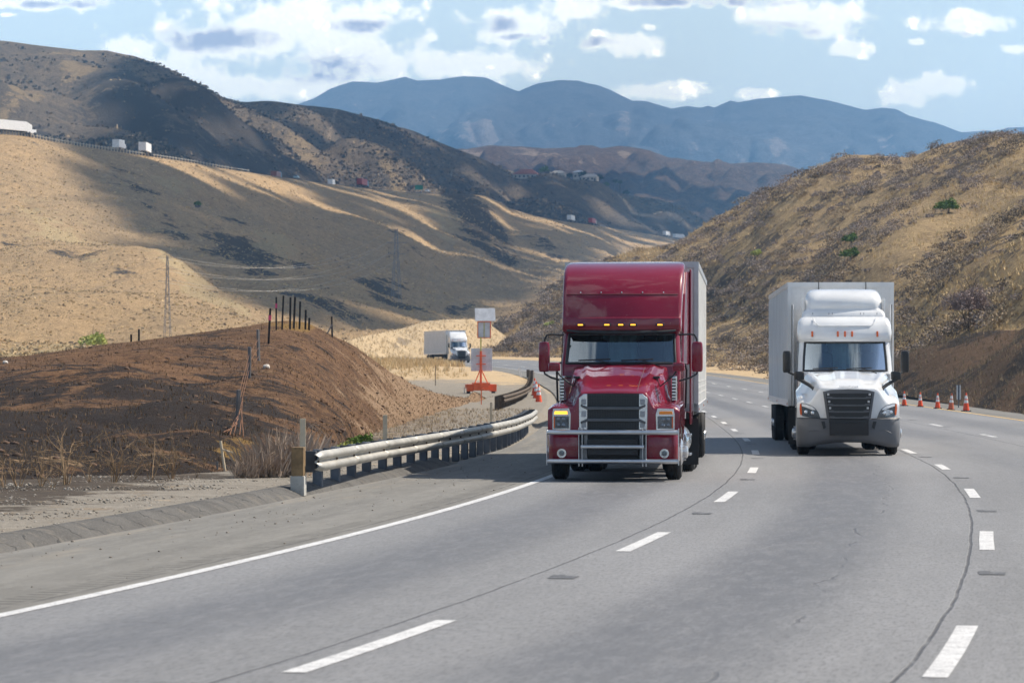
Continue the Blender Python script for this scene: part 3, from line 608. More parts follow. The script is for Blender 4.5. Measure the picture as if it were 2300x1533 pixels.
def trailer(parent, y0, L, zt, zb, skew, mat, ribs, lx=-1, skirt=True, w=1.3, wheels_y=(9.0, 10.25)):
    """semi-trailer part tree hung under the lorry; local origin on the kingpin line, skew = small articulation"""
    e = bpy.data.objects.new('trailer', None); C.objects.link(e); e.parent = parent; e.location = (0, y0, 0); e.rotation_euler = (0, 0, skew)
    b = MB(); b.box((0, L/2, (zt+zb)/2), (2*w, L, zt-zb))
    if ribs:
        n_ = int(L/.235)
        for s in (-1, 1):
            for k in range(n_):
                yk = .2+k*(L-.4)/(n_-1); b.box((s*(w+.007), yk, (zt+zb)/2), (.024, .055, zt-zb-.30))
    else:
        for s in (-1, 1):
            for k in range(1, int(L/1.22)): b.box((s*(w+.002), k*1.22, (zt+zb)/2), (.012, .03, zt-zb-.3))
            for q in range(3): b.box((s*(w+.002), L/2, zb+.35+q*.12), (.010, L-.3, .012))
    for k in range(-2, 3): b.box((k*.42, -.008, (zt+zb)/2), (.035, .02, zt-zb-.3))
    for s in (-1, 1):
        b.box((s*(w+.006), L/2, zt-.045), (.03, L+.02, .11), mi=1); b.box((s*(w+.006), L/2, zb+.06), (.034, L+.02, .15), mi=1)
        b.box((s*(w-.03), -.012, (zt+zb)/2), (.09, .03, zt-zb), mi=1)
    b.box((0, -.014, zt-.05), (2*w, .03, .12), mi=1); b.box((0, -.012, zb+.08), (2*w, .03, .16), mi=1)
    b.build('box_body', [mat, ALU if not ribs else mat], e, smooth=0)
    ch = MB()
    for s in (-1, 1): ch.box((s*.48, L/2+.5, zb-.18), (.10, L-1.2, .34))
    ch.box((0, 2.2, zb-.10), (1.9, .5, .16)); ch.build('chassis_rail', UND, e, smooth=0)
    for s in (-1, 1):
        lg = MB(); lg.box((s*.95, 2.9, zb-.42), (.14, .14, .80)); lg.box((s*.95, 2.9, .30), (.28, .28, .05)); lg.build('landing_leg', UND, e, smooth=0, bevel=.01)
    for yw in wheels_y:
        for s in (-1, 1): wheel(e, s*1.16, yw, s, dual=True)
        ax = MB(); ax.tube([(-1.1, yw, .5), (1.1, yw, .5)], .07, 10); ax.build('axle', UND, e)
    if skirt:
        for s in (-1, 1): sk = MB(); sk.box((s*(w-.06), L*.36, .80), (.03, L*.38, zb-.62)); sk.build('side_skirt', mat, e, smooth=0, bevel=.01)
    for s in (-1, 1):
        mf = MB(); mf.box((s*1.0, wheels_y[-1]+.75, .62), (.6, .02, .75)); mf.build('mudflap', UND, e, smooth=0)
        for k in (0.05, L*.5, L-.1): rd = MB(); rd.box((s*(w+.024), k+.05, zb+.05), (.02, .09, .045)); rd.build('marker_lamp', ORL, e, smooth=0)
    bp = MB(); bp.box((0, L+.02, .58), (2.3, .08, .12)); bp.box((-.7, L-.05, .85), (.1, .1, .6)); bp.box((.7, L-.05, .85), (.1, .1, .6)); bp.build('rear_bumper', UND, e, smooth=0)
    return e
def ring(w, yf, yb, rf, rb, bow):
    pts = []
    def fy(x): return yf+bow*(x/w)**2
    xr = w-rf
    for k in range(17): x = -xr+2*xr*k/16; pts.append((x, fy(x)))
    y1 = fy(xr)
    for k in range(1, 7): a = math.pi/2*k/6; pts.append((xr+rf*math.sin(a), y1+rf*(1-math.cos(a))))
    ya, yb2 = y1+rf, yb-rb
    for k in range(1, 7): pts.append((w, ya+(yb2-ya)*k/6))
    for k in range(1, 5): a = math.pi/2*k/4; pts.append((w-rb*(1-math.cos(a)), yb2+rb*math.sin(a)))
    for k in range(1, 5): pts.append((w-rb-2*(w-rb)*k/4, yb))
    for k in range(1, 5): a = math.pi/2*k/4; pts.append((-w+rb*(1-math.sin(a)), yb2+rb*math.cos(a)))
    for k in range(1, 7): pts.append((-w, yb2+(ya-yb2)*k/6))
    for k in range(1, 6): a = math.pi/2*k/6; pts.append((-w+rf*(1-math.cos(a)), ya-rf*math.sin(a)))
    return pts
def cab_shell(name, L, mat, parent, glass_z, parent_glass, seam_mat, inset=.0, i0=0, i1=16):
    """stacked rings; the windscreen opening is left out and glazed separately"""
    rows = [[(x, y, z) for x, y in ring(w, yf, yb, rf, rb, bow)] for z, w, yf, yb, rf, rb, bow in L]
    zs = [l[0] for l in L]; ja = zs.index(glass_z[0]); jb = zs.index(glass_z[1])
    m = MB(); m.grid(rows, closed=True, skip=lambda j, i: ja <= j < jb and i0 <= i < i1)
    n = len(rows[0]); m.f.append(tuple((len(rows)-1)*n+k for k in range(n))); m.mi.append(0)
    o = m.build(name, mat, parent, smooth=42)
    g = MB(); gr = []
    for j in range(ja, jb+1): gr.append([Vector(rows[j][i])+Vector((0, .012, 0)) for i in range(i0, i1+1)])
    g.grid(gr); gl = g.build('windscreen', GLASS, parent, smooth=60)
    bd = [Vector(rows[ja][i]) for i in range(i0, i1+1)]+[Vector(rows[j][i1]) for j in range(ja+1, jb)]+[Vector(rows[jb][i]) for i in range(i1, i0-1, -1)]+[Vector(rows[j][i0]) for j in range(jb-1, ja-1, -1)]
    ga = MB(); ga.tube(bd+[bd[1]], .028, 6, caps=False); ga.build('windscreen_seal', BLACK, gl)
    return o, rows, gl
def smooth01(t): t = max(0, min(1, t)); return t*t*(3-2*t)
def hoodmesh(name, mat, parent, W_, yb, zt, wc, zf, wd, yfront, zlow, axle=1.25, crown=.05, edge=.09, side_low=.62, ny=26, nx=49, arch=.60, dome=None):
    xs = [W_*math.copysign(abs(k/((nx-1)/2))**.9, k) for k in range(-(nx-1)//2, (nx-1)//2+1)]
    def h(x, y):
        a = abs(x); t = smooth01((a-wc(y))/wd(y)); z = zt(y)-crown*a*a-(zt(y)-crown*a*a-zf(y))*t
        if a > W_-.14: z -= edge*((a-(W_-.14))/.14)**2
        if dome: z += dome(x, y)
        return z
    rows = []
    for j in range(ny+1):
        v = (j/ny)**1.2; rows.append([(x, yfront(x)+v*(yb-yfront(x)), h(x, yfront(x)+v*(yb-yfront(x)))) for x in xs])
    m = MB(); m.grid(rows)
    fr = []
    for q, (dy, dz) in enumerate(((0, 0), (-.035, -.02), (-.055, -.055), (-.06, -.12))):
        fr.append([(x, yfront(x)+dy, h(x, yfront(x))+dz) for x in xs])
    fr.append([(x, yfront(x)-.06, zlow) for x in xs])
    m.grid(fr)
    for s, i in ((-1, 0), (1, nx-1)):
        top = [rows[j][i] for j in range(ny+1)]; low = []
        for x, y, z in top:
            d = abs(y-axle); zl = side_low
            if d < arch: zl = max(zl, .50+math.sqrt(arch**2-d*d))
            low.append((x, y, min(zl, z-.03)))
        m.grid([top, low])
        inn = [(x-s*.18, y, z) for x, y, z in low]; m.grid([low, inn])
    o = m.build(name, mat, parent, smooth=38); o['_']=0; del o['_']
    return o, h
def mirror_arm(parent, pts, r=.018): m = MB(); m.tube(pts, r, 8); return m.build('mirror_arm', BLACK, parent)
def rbox(mb, c, d, k=.3):
    """housing with rounded, slightly tapered shell built from stacked rings"""
    rows = []
    for z, s in ((-.5, .72), (-.47, .9), (-.38, 1.), (.3, 1.), (.42, .95), (.48, .82), (.5, .6)):
        row = []
        for a in range(20):
            th = 2*math.pi*a/20; cx, cy = math.cos(th), math.sin(th); e = .55
            row.append((c[0]+d[0]/2*s*math.copysign(abs(cx)**e, cx), c[1]+d[1]/2*s*math.copysign(abs(cy)**e, cy), c[2]+d[2]*z))
        rows.append(row)
    mb.grid(rows, closed=True); n = 20; o = len(mb.v)-7*n
    mb.f += [tuple(o+k for k in range(n)), tuple(o+6*n+k for k in range(n))]; mb.mi += [0, 0]
def interior(t, yb, z0, z1, y0):
    b = MB(); b.box((0, yb, (z0+z1)/2+.1), (2.1, .03, z1-z0+.9)); b.box((0, yb-.7, z0-.25), (2.1, 1.5, .03)); b.build('cab_lining', DASH, t, smooth=0)
    d = MB(); d.box((0, y0+.55, z0-.09), (2.0, .5, .16)); d.box((.52, y0+.62, z0+.0), (.55, .3, .10)); d.build('dashboard', DASH, t, smooth=30, bevel=.04)
    for s in (-1, 1):
        e = MB(); rbox(e, (s*.52, yb-.55, z0+.10), (.50, .16, .68)); rbox(e, (s*.52, yb-.53, z0+.52), (.26, .11, .20)); e.build('seat', SEATM, t)
    cu = MB(); ps = []
    for k in range(41):
        x = -.42+k*.034; ps.append((x, yb-.10+.035*math.sin(k*1.25), 0))
    cu.grid([[(x, y, z0-.2) for x, y, _ in ps], [(x, y, z1+.25) for x, y, _ in ps]])
    for s in (-1, 1):
        q = [(s*(1.02-.02*math.cos(k*1.3)), y0+.75+k*.05, 0) for k in range(9)]; cu.grid([[(x, y, z0-.1) for x, y, _ in q], [(x, y, z1+.15) for x, y, _ in q]])
    cu.build('curtain', CURT, t, smooth=60)
    st = MB(); cpt = Vector((.52, y0+.86, z0+.10)); pts = []
    for k in range(25):
        a = 2*math.pi*k/24; pts.append(cpt+Vector((.23*math.cos(a), .10*math.sin(a), .19*math.sin(a))))
    st.tube(pts, .017, 6, caps=False); st.tube([cpt-Vector((.22, 0, 0)), cpt+Vector((.22, 0, 0))], .015, 6); st.tube([cpt, cpt+Vector((0, -.25, -.2))], .03, 6); st.build('steering_wheel', BLACK, t)
def wipers(t, y, z, mat=BLACK):
    for x0, x1 in ((-.78, -.18), (.02, .62)):
        w_ = MB(); w_.tube([(x1+.12, y-.02, z-.05), ((x0+x1)/2+.1, y-.045, z+.05), ((x0+x1)/2, y-.045, z+.065)], .012, 6); w_.tube([(x0, y-.025, z+.05), (x1, y-.045, z+.075)], .014, 5); w_.build('wiper', mat, t)
# ------------------------------------------------------------------ the red tractor
def red_truck(loc, rz, label, group=None, paint=RED, skew=0., tmat=TRG):
    t = empty('semi_truck', loc, rz, label=label, cat='truck', group=group)
    Lv = [(.95,1.10,2.20,4.95,.12,.08,.10),(1.6,1.115,2.12,4.95,.12,.08,.13),(2.05,1.12,2.06,4.95,.10,.08,.20),(2.13,1.12,2.10,4.95,.10,.08,.20),
          (2.40,1.10,2.25,4.95,.10,.08,.19),(2.68,1.085,2.40,4.95,.10,.08,.18),(2.715,1.10,2.37,4.95,.10,.08,.18),(2.73,1.11,2.28,4.95,.08,.08,.19),(2.79,1.115,2.26,4.95,.07,.08,.19),
          (2.975,1.115,2.30,4.96,.07,.08,.18),(2.99,1.115,2.335,4.97,.07,.08,.18),(3.2,1.12,2.43,5.0,.08,.08,.17),(3.42,1.125,2.56,5.05,.08,.08,.16),(3.62,1.13,2.72,5.08,.09,.08,.15),(3.80,1.135,2.93,5.1,.10,.08,.13),
          (3.93,1.135,3.2,5.12,.10,.08,.11),(4.01,1.12,3.5,5.12,.12,.08,.09),(4.055,1.09,3.85,5.1,.15,.1,.06),(4.08,1.02,4.2,5.05,.17,.1,.03)]
    cab, rows, gl = cab_shell('cab', Lv, paint, t, (2.13, 2.68), t, SEAM)
    # panel seams on the roof fairing
    sm = MB()
    def seam(z, dz=.006, off=.004, i0=0, i1=17):
        for j in range(len(Lv)-1):
            if Lv[j][0] <= z <= Lv[j+1][0]:
                f = (z-Lv[j][0])/(Lv[j+1][0]-Lv[j][0]); a = [Vector(rows[j][i]).lerp(Vector(rows[j+1][i]), f) for i in range(len(rows[0]))]; break
        ids = list(range(i0, i1))
        sm.tube([a[i]+Vector((0, -off, 0)) for i in ids], dz, 4)
    seam(3.42, .008); sm.build('panel_seam', SEAM, cab); sm = MB(); seam(2.745, .006); sm.build('panel_seam', SEAM, cab)
    for k, x in enumerate((-.78, -.39, 0, .39, .78)):
        bl = MB(); bl.tube([(x, 2.575+.16*(x/1.17)**2, 3.46), (x, 2.64, 3.46)], .013, 8); bl.build('fairing_bolt', CHROME, cab)
    for x in (-.76, -.26, 0.0, .23, .73):
        y = 2.24+.19*(x/1.15)**2; e = MB(); e.box((x, y-.008, 2.845), (.15, .05, .055)); o = e.build('marker_lamp_housing', BLACK, cab, smooth=0, bevel=.015)
        e = MB(); e.box((x, y-.035, 2.846), (.095, .02, .024)); e.build('marker_lamp', AMBL, o, smooth=0, bevel=.005)
    vz = MB(); vis = []
    for z, y0 in ((2.735, 2.24), (2.715, 2.22), (2.69, 2.22), (2.69, 2.34)):
        vis.append([(x, y0+.17*(x/1.1)**2, z+.03*(abs(x)/1.05)**3) for x in np.linspace(-1.02, 1.02, 21)])
    vz.grid(vis); vz.build('sun_visor', BLACK, t, smooth=30)
    interior(t, 3.55, 2.13, 2.70, 2.15)
    wipers(t, 2.10, 2.13)
    # side fairings behind the cab and door glass
    for s in (-1, 1):
        fx = MB(); fx.box((s*1.20, 5.0, 2.45), (.035, .75, 3.0)); fx.build('side_fairing', paint, t, smooth=30, bevel=.015)
        f2 = MB(); pg = [(2.95,2.1),(3.15,2.80),(3.5,3.45),(4.0,3.88),(5.1,3.93),(5.1,2.1)]; f2.add([(s*1.10, y, z) for y, z in pg]+[(s*(1.145+.02*(y-3)), y, z) for y, z in pg], [tuple(range(6)), tuple(range(11, 5, -1))]+[(i, (i+1) % 6, (i+1) % 6+6, i+6) for i in range(6)]); f2.build('roof_side_panel', paint, t, smooth=0, bevel=.03)
        dg = MB(); dg.add([(s*1.122, 2.50, 2.08), (s*1.122, 3.25, 2.05), (s*1.118, 3.2, 2.66), (s*1.10, 2.72, 2.68)], [(0, 1, 2, 3)]); dg.build('door_window', GLASS, t, smooth=0)
        ds = MB(); ds.tube([(s*1.124, 2.38, .98), (s*1.124, 2.38, 2.1), (s*1.116, 2.66, 2.72), (s*1.116, 3.35, 2.72), (s*1.124, 3.35, .98)], .008, 4); ds.build('door_seam', SEAM, t)
        gb = MB(); gb.tube([(s*1.12, 2.55, 1.28), (s*1.20, 2.5, 1.30), (s*1.22, 2.48, 2.0), (s*1.19, 2.40, 2.12), (s*1.10, 2.40, 2.15)], .02, 8); gb.build('grab_handle', BLACK, t)
        tk = MB(); tk.lathe([(0, .001), (0, .29), (.03, .31), (1.75, .31), (1.78, .29), (1.78, .001)], 28, 'Y', (s*.93, 2.55, .66)); tk.build('fuel_tank', CHROME, t, smooth=35)
        for zz_ in (.42, .78):
            st = MB(); st.box((s*1.19, 2.95, zz_), (.20, .62, .045)); st.build('step', CHROME, t, smooth=0, bevel=.01)
        rf = MB(); rf.box((s*1.2, 6.6, 1.16), (.05, 2.6, .08)); rf.build('fender_rail', UND, t, smooth=0)
        fl = MB(); fl.box((s*1.08, 5.4, .60), (.5, .02, .9)); fl.build('mudguard', UND, t, smooth=0)
    # hood
    W_ = 1.19
    zt = lambda y: 1.575+.30*min(1, max(0, y)/1.0)**.75+max(0, y-1.0)*.21
    wc = lambda y: .585+.22*smooth01(y/1.7)+.05*max(0, y-1.)
    zf = lambda y: 1.34+.06*smooth01(y/.6)+max(0, y-.9)*.05
    wd = lambda y: .16-.02*y
    yfr = lambda x: .10+(.0 if abs(x) < .6 else .10*((abs(x)-.6)/.6)**2)
    def dome(x, y):
        a = abs(x); return .025*math.exp(-((a-(.50+.06*y))/.07)**2)*smooth01(y*2)
    hd, h = hoodmesh('hood', paint, t, W_, 2.12, zt, wc, zf, wd, yfr, .90, axle=1.2, crown=.07, edge=.07, dome=dome)
    cs = MB(); cs.tube([(.43, .02, 1.55)]+[(.43+.02*y, y, h(.43+.02*y, y)+.001) for y in np.linspace(.12, 1.95, 12)], .006, 4); cs.build('panel_seam', SEAM, hd)
    for s in (-1, 1):   # chrome side louvre with dark slots
        lv = MB(); lv.box((s*1.03, 1.55, 1.66), (.10, .34, .46)); lo = lv.build('side_vent', CHROME, t, smooth=0, bevel=.02)
        sl_ = MB()
        for k in range(7): sl_.box((s*1.03, 1.375, 1.48+k*.058), (.075, .012, .026))
        sl_.build('vent_slot', BLACK, lo, smooth=0)
    # grille
    g = MB(); g.box((0, .055, 1.25), (.94, .05, .66)); gr = g.build('grille', BLACK, t, smooth=0)
    ms = MB()
    for k in range(24): ms.box((0, .025, .945+k*.0265), (.92, .012, .006))
    for k in range(31): ms.box((-.45+k*.03, .027, 1.25), (.005, .010, .64))
    ms.build('grille_mesh', plain('grille_mesh_grey', (.045,.047,.052), .5), gr, smooth=0)['kind'] = 'stuff'
    for z in (1.315, 1.105):
        b = MB(); b.box((0, -.01, z), (.94, .06, .055))
        sgn = 1 if z > 1.2 else -1
        for s in (-1, 1):
            b.add([(s*.46, -.04, z-.0275), (s*.46, -.04, z+.0275), (s*.585, -.02, z+sgn*.05+.02), (s*.585, -.02, z+sgn*.05-.02), (s*.46, .04, z-.0275), (s*.46, .04, z+.0275), (s*.585, .05, z+sgn*.05+.02), (s*.585, .05, z+sgn*.05-.02)],
                  [(0,1,2,3),(4,5,6,7),(0,1,5,4),(1,2,6,5),(2,3,7,6),(3,0,4,7)])
        b.build('grille_bar', GRIL, gr, smooth=0, bevel=.008)
    ff = lambda x, z: .05
    for s in (-1, 1):
        fr = MB(); fr.prism([(s*.465, .93), (s*.465, 1.575), (s*.53, 1.575), (s*.62, 1.50), (s*.615, .93)], ff, .035, .04); fo = fr.build('grille_surround', CHROME, gr, smooth=0, bevel=.01)
        for z0_, z1_ in ((1.38, 1.48), (1.16, 1.265), (.97, 1.07)):
            i_ = MB(); i_.prism([(s*.485, z0_), (s*.485, z1_), (s*.575, z1_), (s*.575, z0_)], ff, .046, .0); i_.build('surround_inset', plain('inset_silver', (.32,.33,.36), .35, metal=.8), fo, smooth=0, bevel=.006)
    # headlamps
    for s in (-1, 1):
        fy = lambda x, z: .10+.10*((abs(x)-.6)/.6)**2-.06
        bz = MB(); bz.prism([(s*.775, .925), (s*.765, 1.20), (s*.80, 1.315), (s*1.09, 1.305), (s*1.105, 1.20), (s*1.105, .925)], fy, .012, .03); hl = bz.build('headlamp', CHROME, t, smooth=0, bevel=.008)
        ln = MB(); ln.prism([(s*.80, .95), (s*.80, 1.175), (s*1.08, 1.175), (s*1.08, .95)], fy, .024, .0); ln.build('headlamp_lens', LENS, hl, smooth=0, bevel=.01)
        for px_, pz in ((.90, 1.115), (.99, 1.115), (.90, 1.01), (.99, 1.01)):
            pj = MB(); pj.lathe([(fy(px_, 0)-.045, .001), (fy(px_, 0)-.042, .022), (fy(px_, 0)-.03, .036), (fy(px_, 0)-.02, .038)], 18, 'Y', (s*px_, 0, pz)); pj.build('projector', plain('projector_glass', (.22,.24,.27), .1, metal=.6), hl)
        am = MB(); am.prism([(s*.83, 1.205), (s*.835, 1.262), (s*1.06, 1.262), (s*1.075, 1.205)], fy, .026, .0); am.build('turn_lamp', AMBL if s < 0 else AMB, hl, smooth=0, bevel=.008)
        rfx = MB(); rfx.prism([(s*1.055, .96), (s*1.055, 1.16), (s*1.08, 1.16), (s*1.08, .96)], fy, .028, 0); rfx.build('side_reflector', ORL, hl, smooth=0)
    # bumper
    for s in (-1, 1):
        bm_ = MB(); rows_ = []
        path = [(.60, .02), (.75, .0), (.95, .0), (1.08, .02), (1.15, .07), (1.18, .16), (1.185, .35), (1.185, .62)]
        for z, ins in ((.33, .05), (.36, .015), (.40, 0), (.86, 0), (.885, .012)): rows_.append([(s*(x-ins*.5), y+ins, z) for x, y in path])
        bm_.grid(rows_); bo = bm_.build('bumper_corner', paint, t, smooth=40)
        fg = MB(); fg.lathe([(-.035, .001), (-.03, .045), (-.03, .058), (-.045, .064), (-.045, .082), (-.02, .092), (.02, .092)], 28, 'Y', (s*.925, 0, .505)); fg.build('fog_lamp', CHROME, bo)
        fc = MB(); fc.lathe([(-.036, .001), (-.034, .05)], 20, 'Y', (s*.925, 0, .505)); fc.build('fog_lens', LENS, bo)
    ce = MB(); ce.box((0, .16, .62), (1.22, .06, .60)); bc = ce.build('bumper_centre', BLACK, t, smooth=0)
    for z in (.48, .76):
        q = MB(); q.box((0, .12, z), (.92, .03, .17)); q.build('air_intake', plain('intake_mesh', (.03,.031,.034), .6), bc, smooth=0, bevel=.01)
    for s in (-1, 1): q = MB(); q.box((s*.54, .11, .50), (.14, .05, .22)); q.box((s*.50, .12, .75), (.07, .04, .22)); q.build('tow_bracket', plain('inset_silver2', (.28,.29,.31), .4, metal=.7), bc, smooth=0, bevel=.01)
    # bull bar
    bb = MB()
    for z, xw, r_ in ((.885, 1.17, .045), (.365, 1.17, .042)):
        bb.tube([(-xw, -.12, z)]+[(x, -.17, z) for x in np.linspace(-xw+.12, xw-.12, 7)]+[(xw, -.12, z)], r_, 14)
    bb.tube([(-.57, -.17, .625), (.57, -.17, .625)], .038, 14)
    bbo = bb.build('bull_bar', STEEL, t)
    for s in (-1, 1):
        for x in (.545, .605): q = MB(); q.box((s*x, -.12, .62), (.012, .16, .70)); q.build('bar_plate', STEEL, bbo, smooth=0, bevel=.004)
        q = MB(); q.box((s*1.185, -.10, .625), (.014, .13, .66)); q.build('bar_plate', STEEL, bbo, smooth=0, bevel=.004)
    # mirrors
    for s in (-1, 1):
        mm = MB(); rbox(mm, (s*1.43, 2.20, 2.25), (.21, .20, .56)); mo = mm.build('wing_mirror', paint, t)
        mirror_arm(mo, [(s*1.08, 2.32, 2.66), (s*1.3, 2.2, 2.67), (s*1.38, 2.18, 2.655), (s*1.42, 2.2, 2.58), (s*1.43, 2.2, 2.50)])
        mirror_arm(mo, [(s*1.43, 2.2, 1.98), (s*1.42, 2.2, 1.93), (s*1.3, 2.2, 1.86), (s*1.09, 2.22, 1.80)])
        hm_ = MB(); rbox(hm_, (s*1.14, .95, 2.06), (.22, .13, .16)); ho_ = hm_.build('hood_mirror', paint, t)
        mirror_arm(ho_, [(s*1.10, .97, 1.99), (s*1.04, 1.0, 1.90), (s*.80, 1.05, h(s*.80, 1.05)+.06), (s*.72, 1.05, h(s*.72, 1.05)+.02)], .015)
        q = MB(); q.box((s*.73, 1.05, h(s*.73, 1.05)+.02), (.12, .14, .04)); q.build('mirror_base', BLACK, ho_, smooth=0, bevel=.01)
    an = MB(); an.tube([(-1.46, 2.2, 2.5), (-1.48, 2.22, 3.2), (-1.49, 2.24, 3.82)], [.008, .006, .004], 6); an.build('aerial', plain('aerial_grey', (.3,.27,.24), .6), t)
    # running gear
    for s in (-1, 1):
        wheel(t, s*1.04, 1.2, s)
        for y in (6.1, 7.4): wheel(t, s*1.08, y, s, dual=True)
    ax = MB(); ax.tube([(-.95, 1.2, .45), (-.6, 1.2, .36), (.6, 1.2, .36), (.95, 1.2, .45)], .06, 8); ax.build('front_axle', UND, t)
    ux = MB(); ux.box((0, .95, .44), (1.0, 1.4, .14)); ux.box((0, 3.6, .62), (.9, 7.5, .28)); ux.build('chassis', UND, t, smooth=0)
    trailer(t, 5.72, 14.6, 4.12, 1.18, skew, tmat, False, wheels_y=(10.6, 11.85), skirt=False)
    return t
# ------------------------------------------------------------------ the white tractor
def white_truck(loc, rz, label, group=None, skew=0., tall=False):
    t = empty('semi_truck', loc, rz, label=label, cat='truck', group=group)
    paint = WHITE
    Lv = [(.85,1.10,2.35,5.0,.15,.1,.15),(1.6,1.12,2.25,5.0,.15,.1,.2),(1.90,1.13,2.12,5.0,.14,.1,.30),(1.975,1.125,2.17,5.0,.13,.1,.31),(2.3,1.11,2.38,5.0,.13,.1,.30),(2.655,1.08,2.60,5.0,.13,.1,.27),
          (2.69,1.10,2.56,5.0,.13,.1,.27),(2.75,1.125,2.54,5.0,.13,.1,.26),(2.9,1.135,2.58,5.0,.14,.1,.24),(3.05,1.125,2.66,5.0,.16,.1,.22),(3.16,1.10,2.76,5.0,.18,.1,.20),(3.24,1.06,2.9,5.0,.2,.1,.18),(3.28,1.0,3.05,4.98,.2,.1,.15)]
    if tall: Lv = Lv[:10]+[(3.3,1.11,2.95,5.0,.2,.1,.18),(3.6,1.08,3.3,5.0,.22,.1,.14),(3.85,1.03,3.75,5.0,.25,.1,.1),(3.97,.92,4.15,4.98,.25,.1,.05)]
    cab, rows, gl = cab_shell('cab', Lv, paint, t, (1.975, 2.655), t, SEAMW)
    for x in (-.78, -.17, 0.0, .17, .78):
        y = 2.57+.24*(x/1.135)**2; e = MB(); rbox(e, (x, y-.008, 2.855), (.05, .06, .135)); e.build('marker_lamp', ORL, cab)
    interior(t, 3.7, 1.98, 2.62, 2.25); wipers(t, 2.16, 1.97)
    sm = MB()
    cr = [(x, 2.66+.22*(x/1.12)**2-.012, 3.05) for x in np.linspace(-.62, .62, 9)]
    sm.tube([(-.75, 2.93, 3.24), (-.72, 2.80, 3.15)]+cr+[(.72, 2.80, 3.15), (.75, 2.93, 3.24)], .012, 5); sm.build('roof_crease', paint, cab, smooth=60)
    if not tall:
        rf = MB(); base = [(3.24,1.02,3.20,4.95,.1,.05,.1),(3.285,1.01,3.215,4.95,.1,.05,.1),(3.36,.99,3.25,4.95,.1,.05,.1),(3.42,.965,3.30,4.93,.13,.06,.1),(3.46,.935,3.35,4.9,.2,.1,.12),(3.50,.925,3.345,4.9,.26,.15,.13),(3.56,.93,3.335,4.9,.3,.2,.14),(3.65,.93,3.36,4.9,.3,.2,.14),(3.74,.915,3.43,4.9,.3,.2,.14),(3.82,.89,3.53,4.9,.3,.2,.13),(3.89,.855,3.67,4.88,.3,.2,.12),(3.94,.80,3.84,4.85,.3,.2,.1),(3.965,.70,4.05,4.8,.3,.2,.06),(3.975,.5,4.3,4.7,.3,.2,.03)]
        rr_ = [[(x, y, z) for x, y in ring(w, yf, yb, a, b_, bow)] for z, w, yf, yb, a, b_, bow in base]; rf.grid(rr_, closed=True); n = len(rr_[0]); rf.f.append(tuple((len(base)-1)*n+k for k in range(n))); rf.mi.append(0)
        fo = rf.build('roof_fairing', paint, t, smooth=65)
        for x in (-.75, -.36, -.28, .40, .48, .8): ft = MB(); ft.tube([(x, 3.225+.1*x*x, 3.33), (x, 3.225+.1*x*x, 3.38)], .008, 5); ft.build('fairing_bolt', SEAMW, fo)
        se = MB(); se.tube([(x, 3.20+.1*x*x, 3.275) for x in np.linspace(-.96, .96, 9)], .010, 4); se.build('panel_seam', SEAMW, fo)
        for s in (-1, 1):
            pn = MB(); pn.box((s*.99, 4.2, 3.52), (.03, 1.3, .42)); pn.build('fairing_side', paint, fo, smooth=0, bevel=.01)
    for s in (-1, 1):
        fx = MB(); fx.box((s*1.20, 5.02, 2.35), (.035, .7, 2.5)); fx.build('side_fairing', paint, t, smooth=30, bevel=.015)
        st = MB(); st.box((s*1.222, 4.70, 2.3), (.02, .05, 2.6)); st.build('fairing_trim', BLACK, t, smooth=0)
        dg = MB(); dg.add([(s*1.136, 2.75, 1.98), (s*1.136, 3.5, 1.95), (s*1.122, 3.45, 2.55), (s*1.122, 2.95, 2.60)], [(0, 1, 2, 3)]); dg.build('door_window', GLASS, t, smooth=0)
        ds = MB(); ds.tube([(s*1.138, 2.62, .9), (s*1.138, 2.55, 1.9), (s*1.12, 2.86, 2.68), (s*1.12, 3.6, 2.68), (s*1.138, 3.6, .9)], .008, 4); ds.build('door_seam', SEAMW, t)
        sf = MB(); sf.box((s*1.12, 3.9, .62), (.06, 2.2, .5)); sf.box((s*1.12, 3.9, .98), (.05, 2.3, .22)); sf.build('side_skirt', paint, t, smooth=0, bevel=.02)
        tk = MB(); tk.lathe([(0, .001), (0, .27), (.03, .29), (1.75, .29), (1.78, .27), (1.78, .001)], 24, 'Y', (s*.82, 2.9, .64)); tk.build('fuel_tank', CHROME, t)
        fl = MB(); fl.box((s*1.05, 5.4, .60), (.5, .02, .9)); fl.build('mudguard', UND, t, smooth=0)
    W_ = 1.19
    zt = lambda y: 1.57+.30*min(1, max(0, y)/1.9)+.10*smooth01(y/.8)
    wc = lambda y: .60+.30*smooth01(y/2.)
    zf = lambda y: 1.16+.24*smooth01(y/.9)+.20*smooth01((y-.7)/1.4)
    wd = lambda y: .36-.10*smooth01(y/2.)
    yfr = lambda x: .10+.42*(abs(x)/W_)**2.6
    def dome(x, y):
        a = abs(x); d = -.03*smooth01((a-.30)/.07)*smooth01((.62+.1*y-a)/.10)*smooth01((y-.25)/.3)
        return d+.012*math.exp(-((a-(.70+.1*y))/.05)**2)
    hd, h = hoodmesh('hood', paint, t, W_, 2.22, zt, wc, zf, wd, yfr, .84, axle=1.3, crown=.05, edge=.09, dome=dome)
    ft_ = bpy.data.curves.new('lettering', 'FONT'); ft_.body = 'FREIGHTLINER'; ft_.size = .062; ft_.extrude = .004; ft_.align_x = 'CENTER'; ft_.space_character = 1.1
    to = bpy.data.objects.new('lettering', ft_); me = bpy.data.meshes.new_from_object(to); bpy.data.objects.remove(to)
    me.materials.append(CHROME); le = bpy.data.objects.new('lettering', me); C.objects.link(le); le.parent = hd; le.location = (0, .075, 1.545+.04); le.rotation_euler = (R(58), 0, 0)
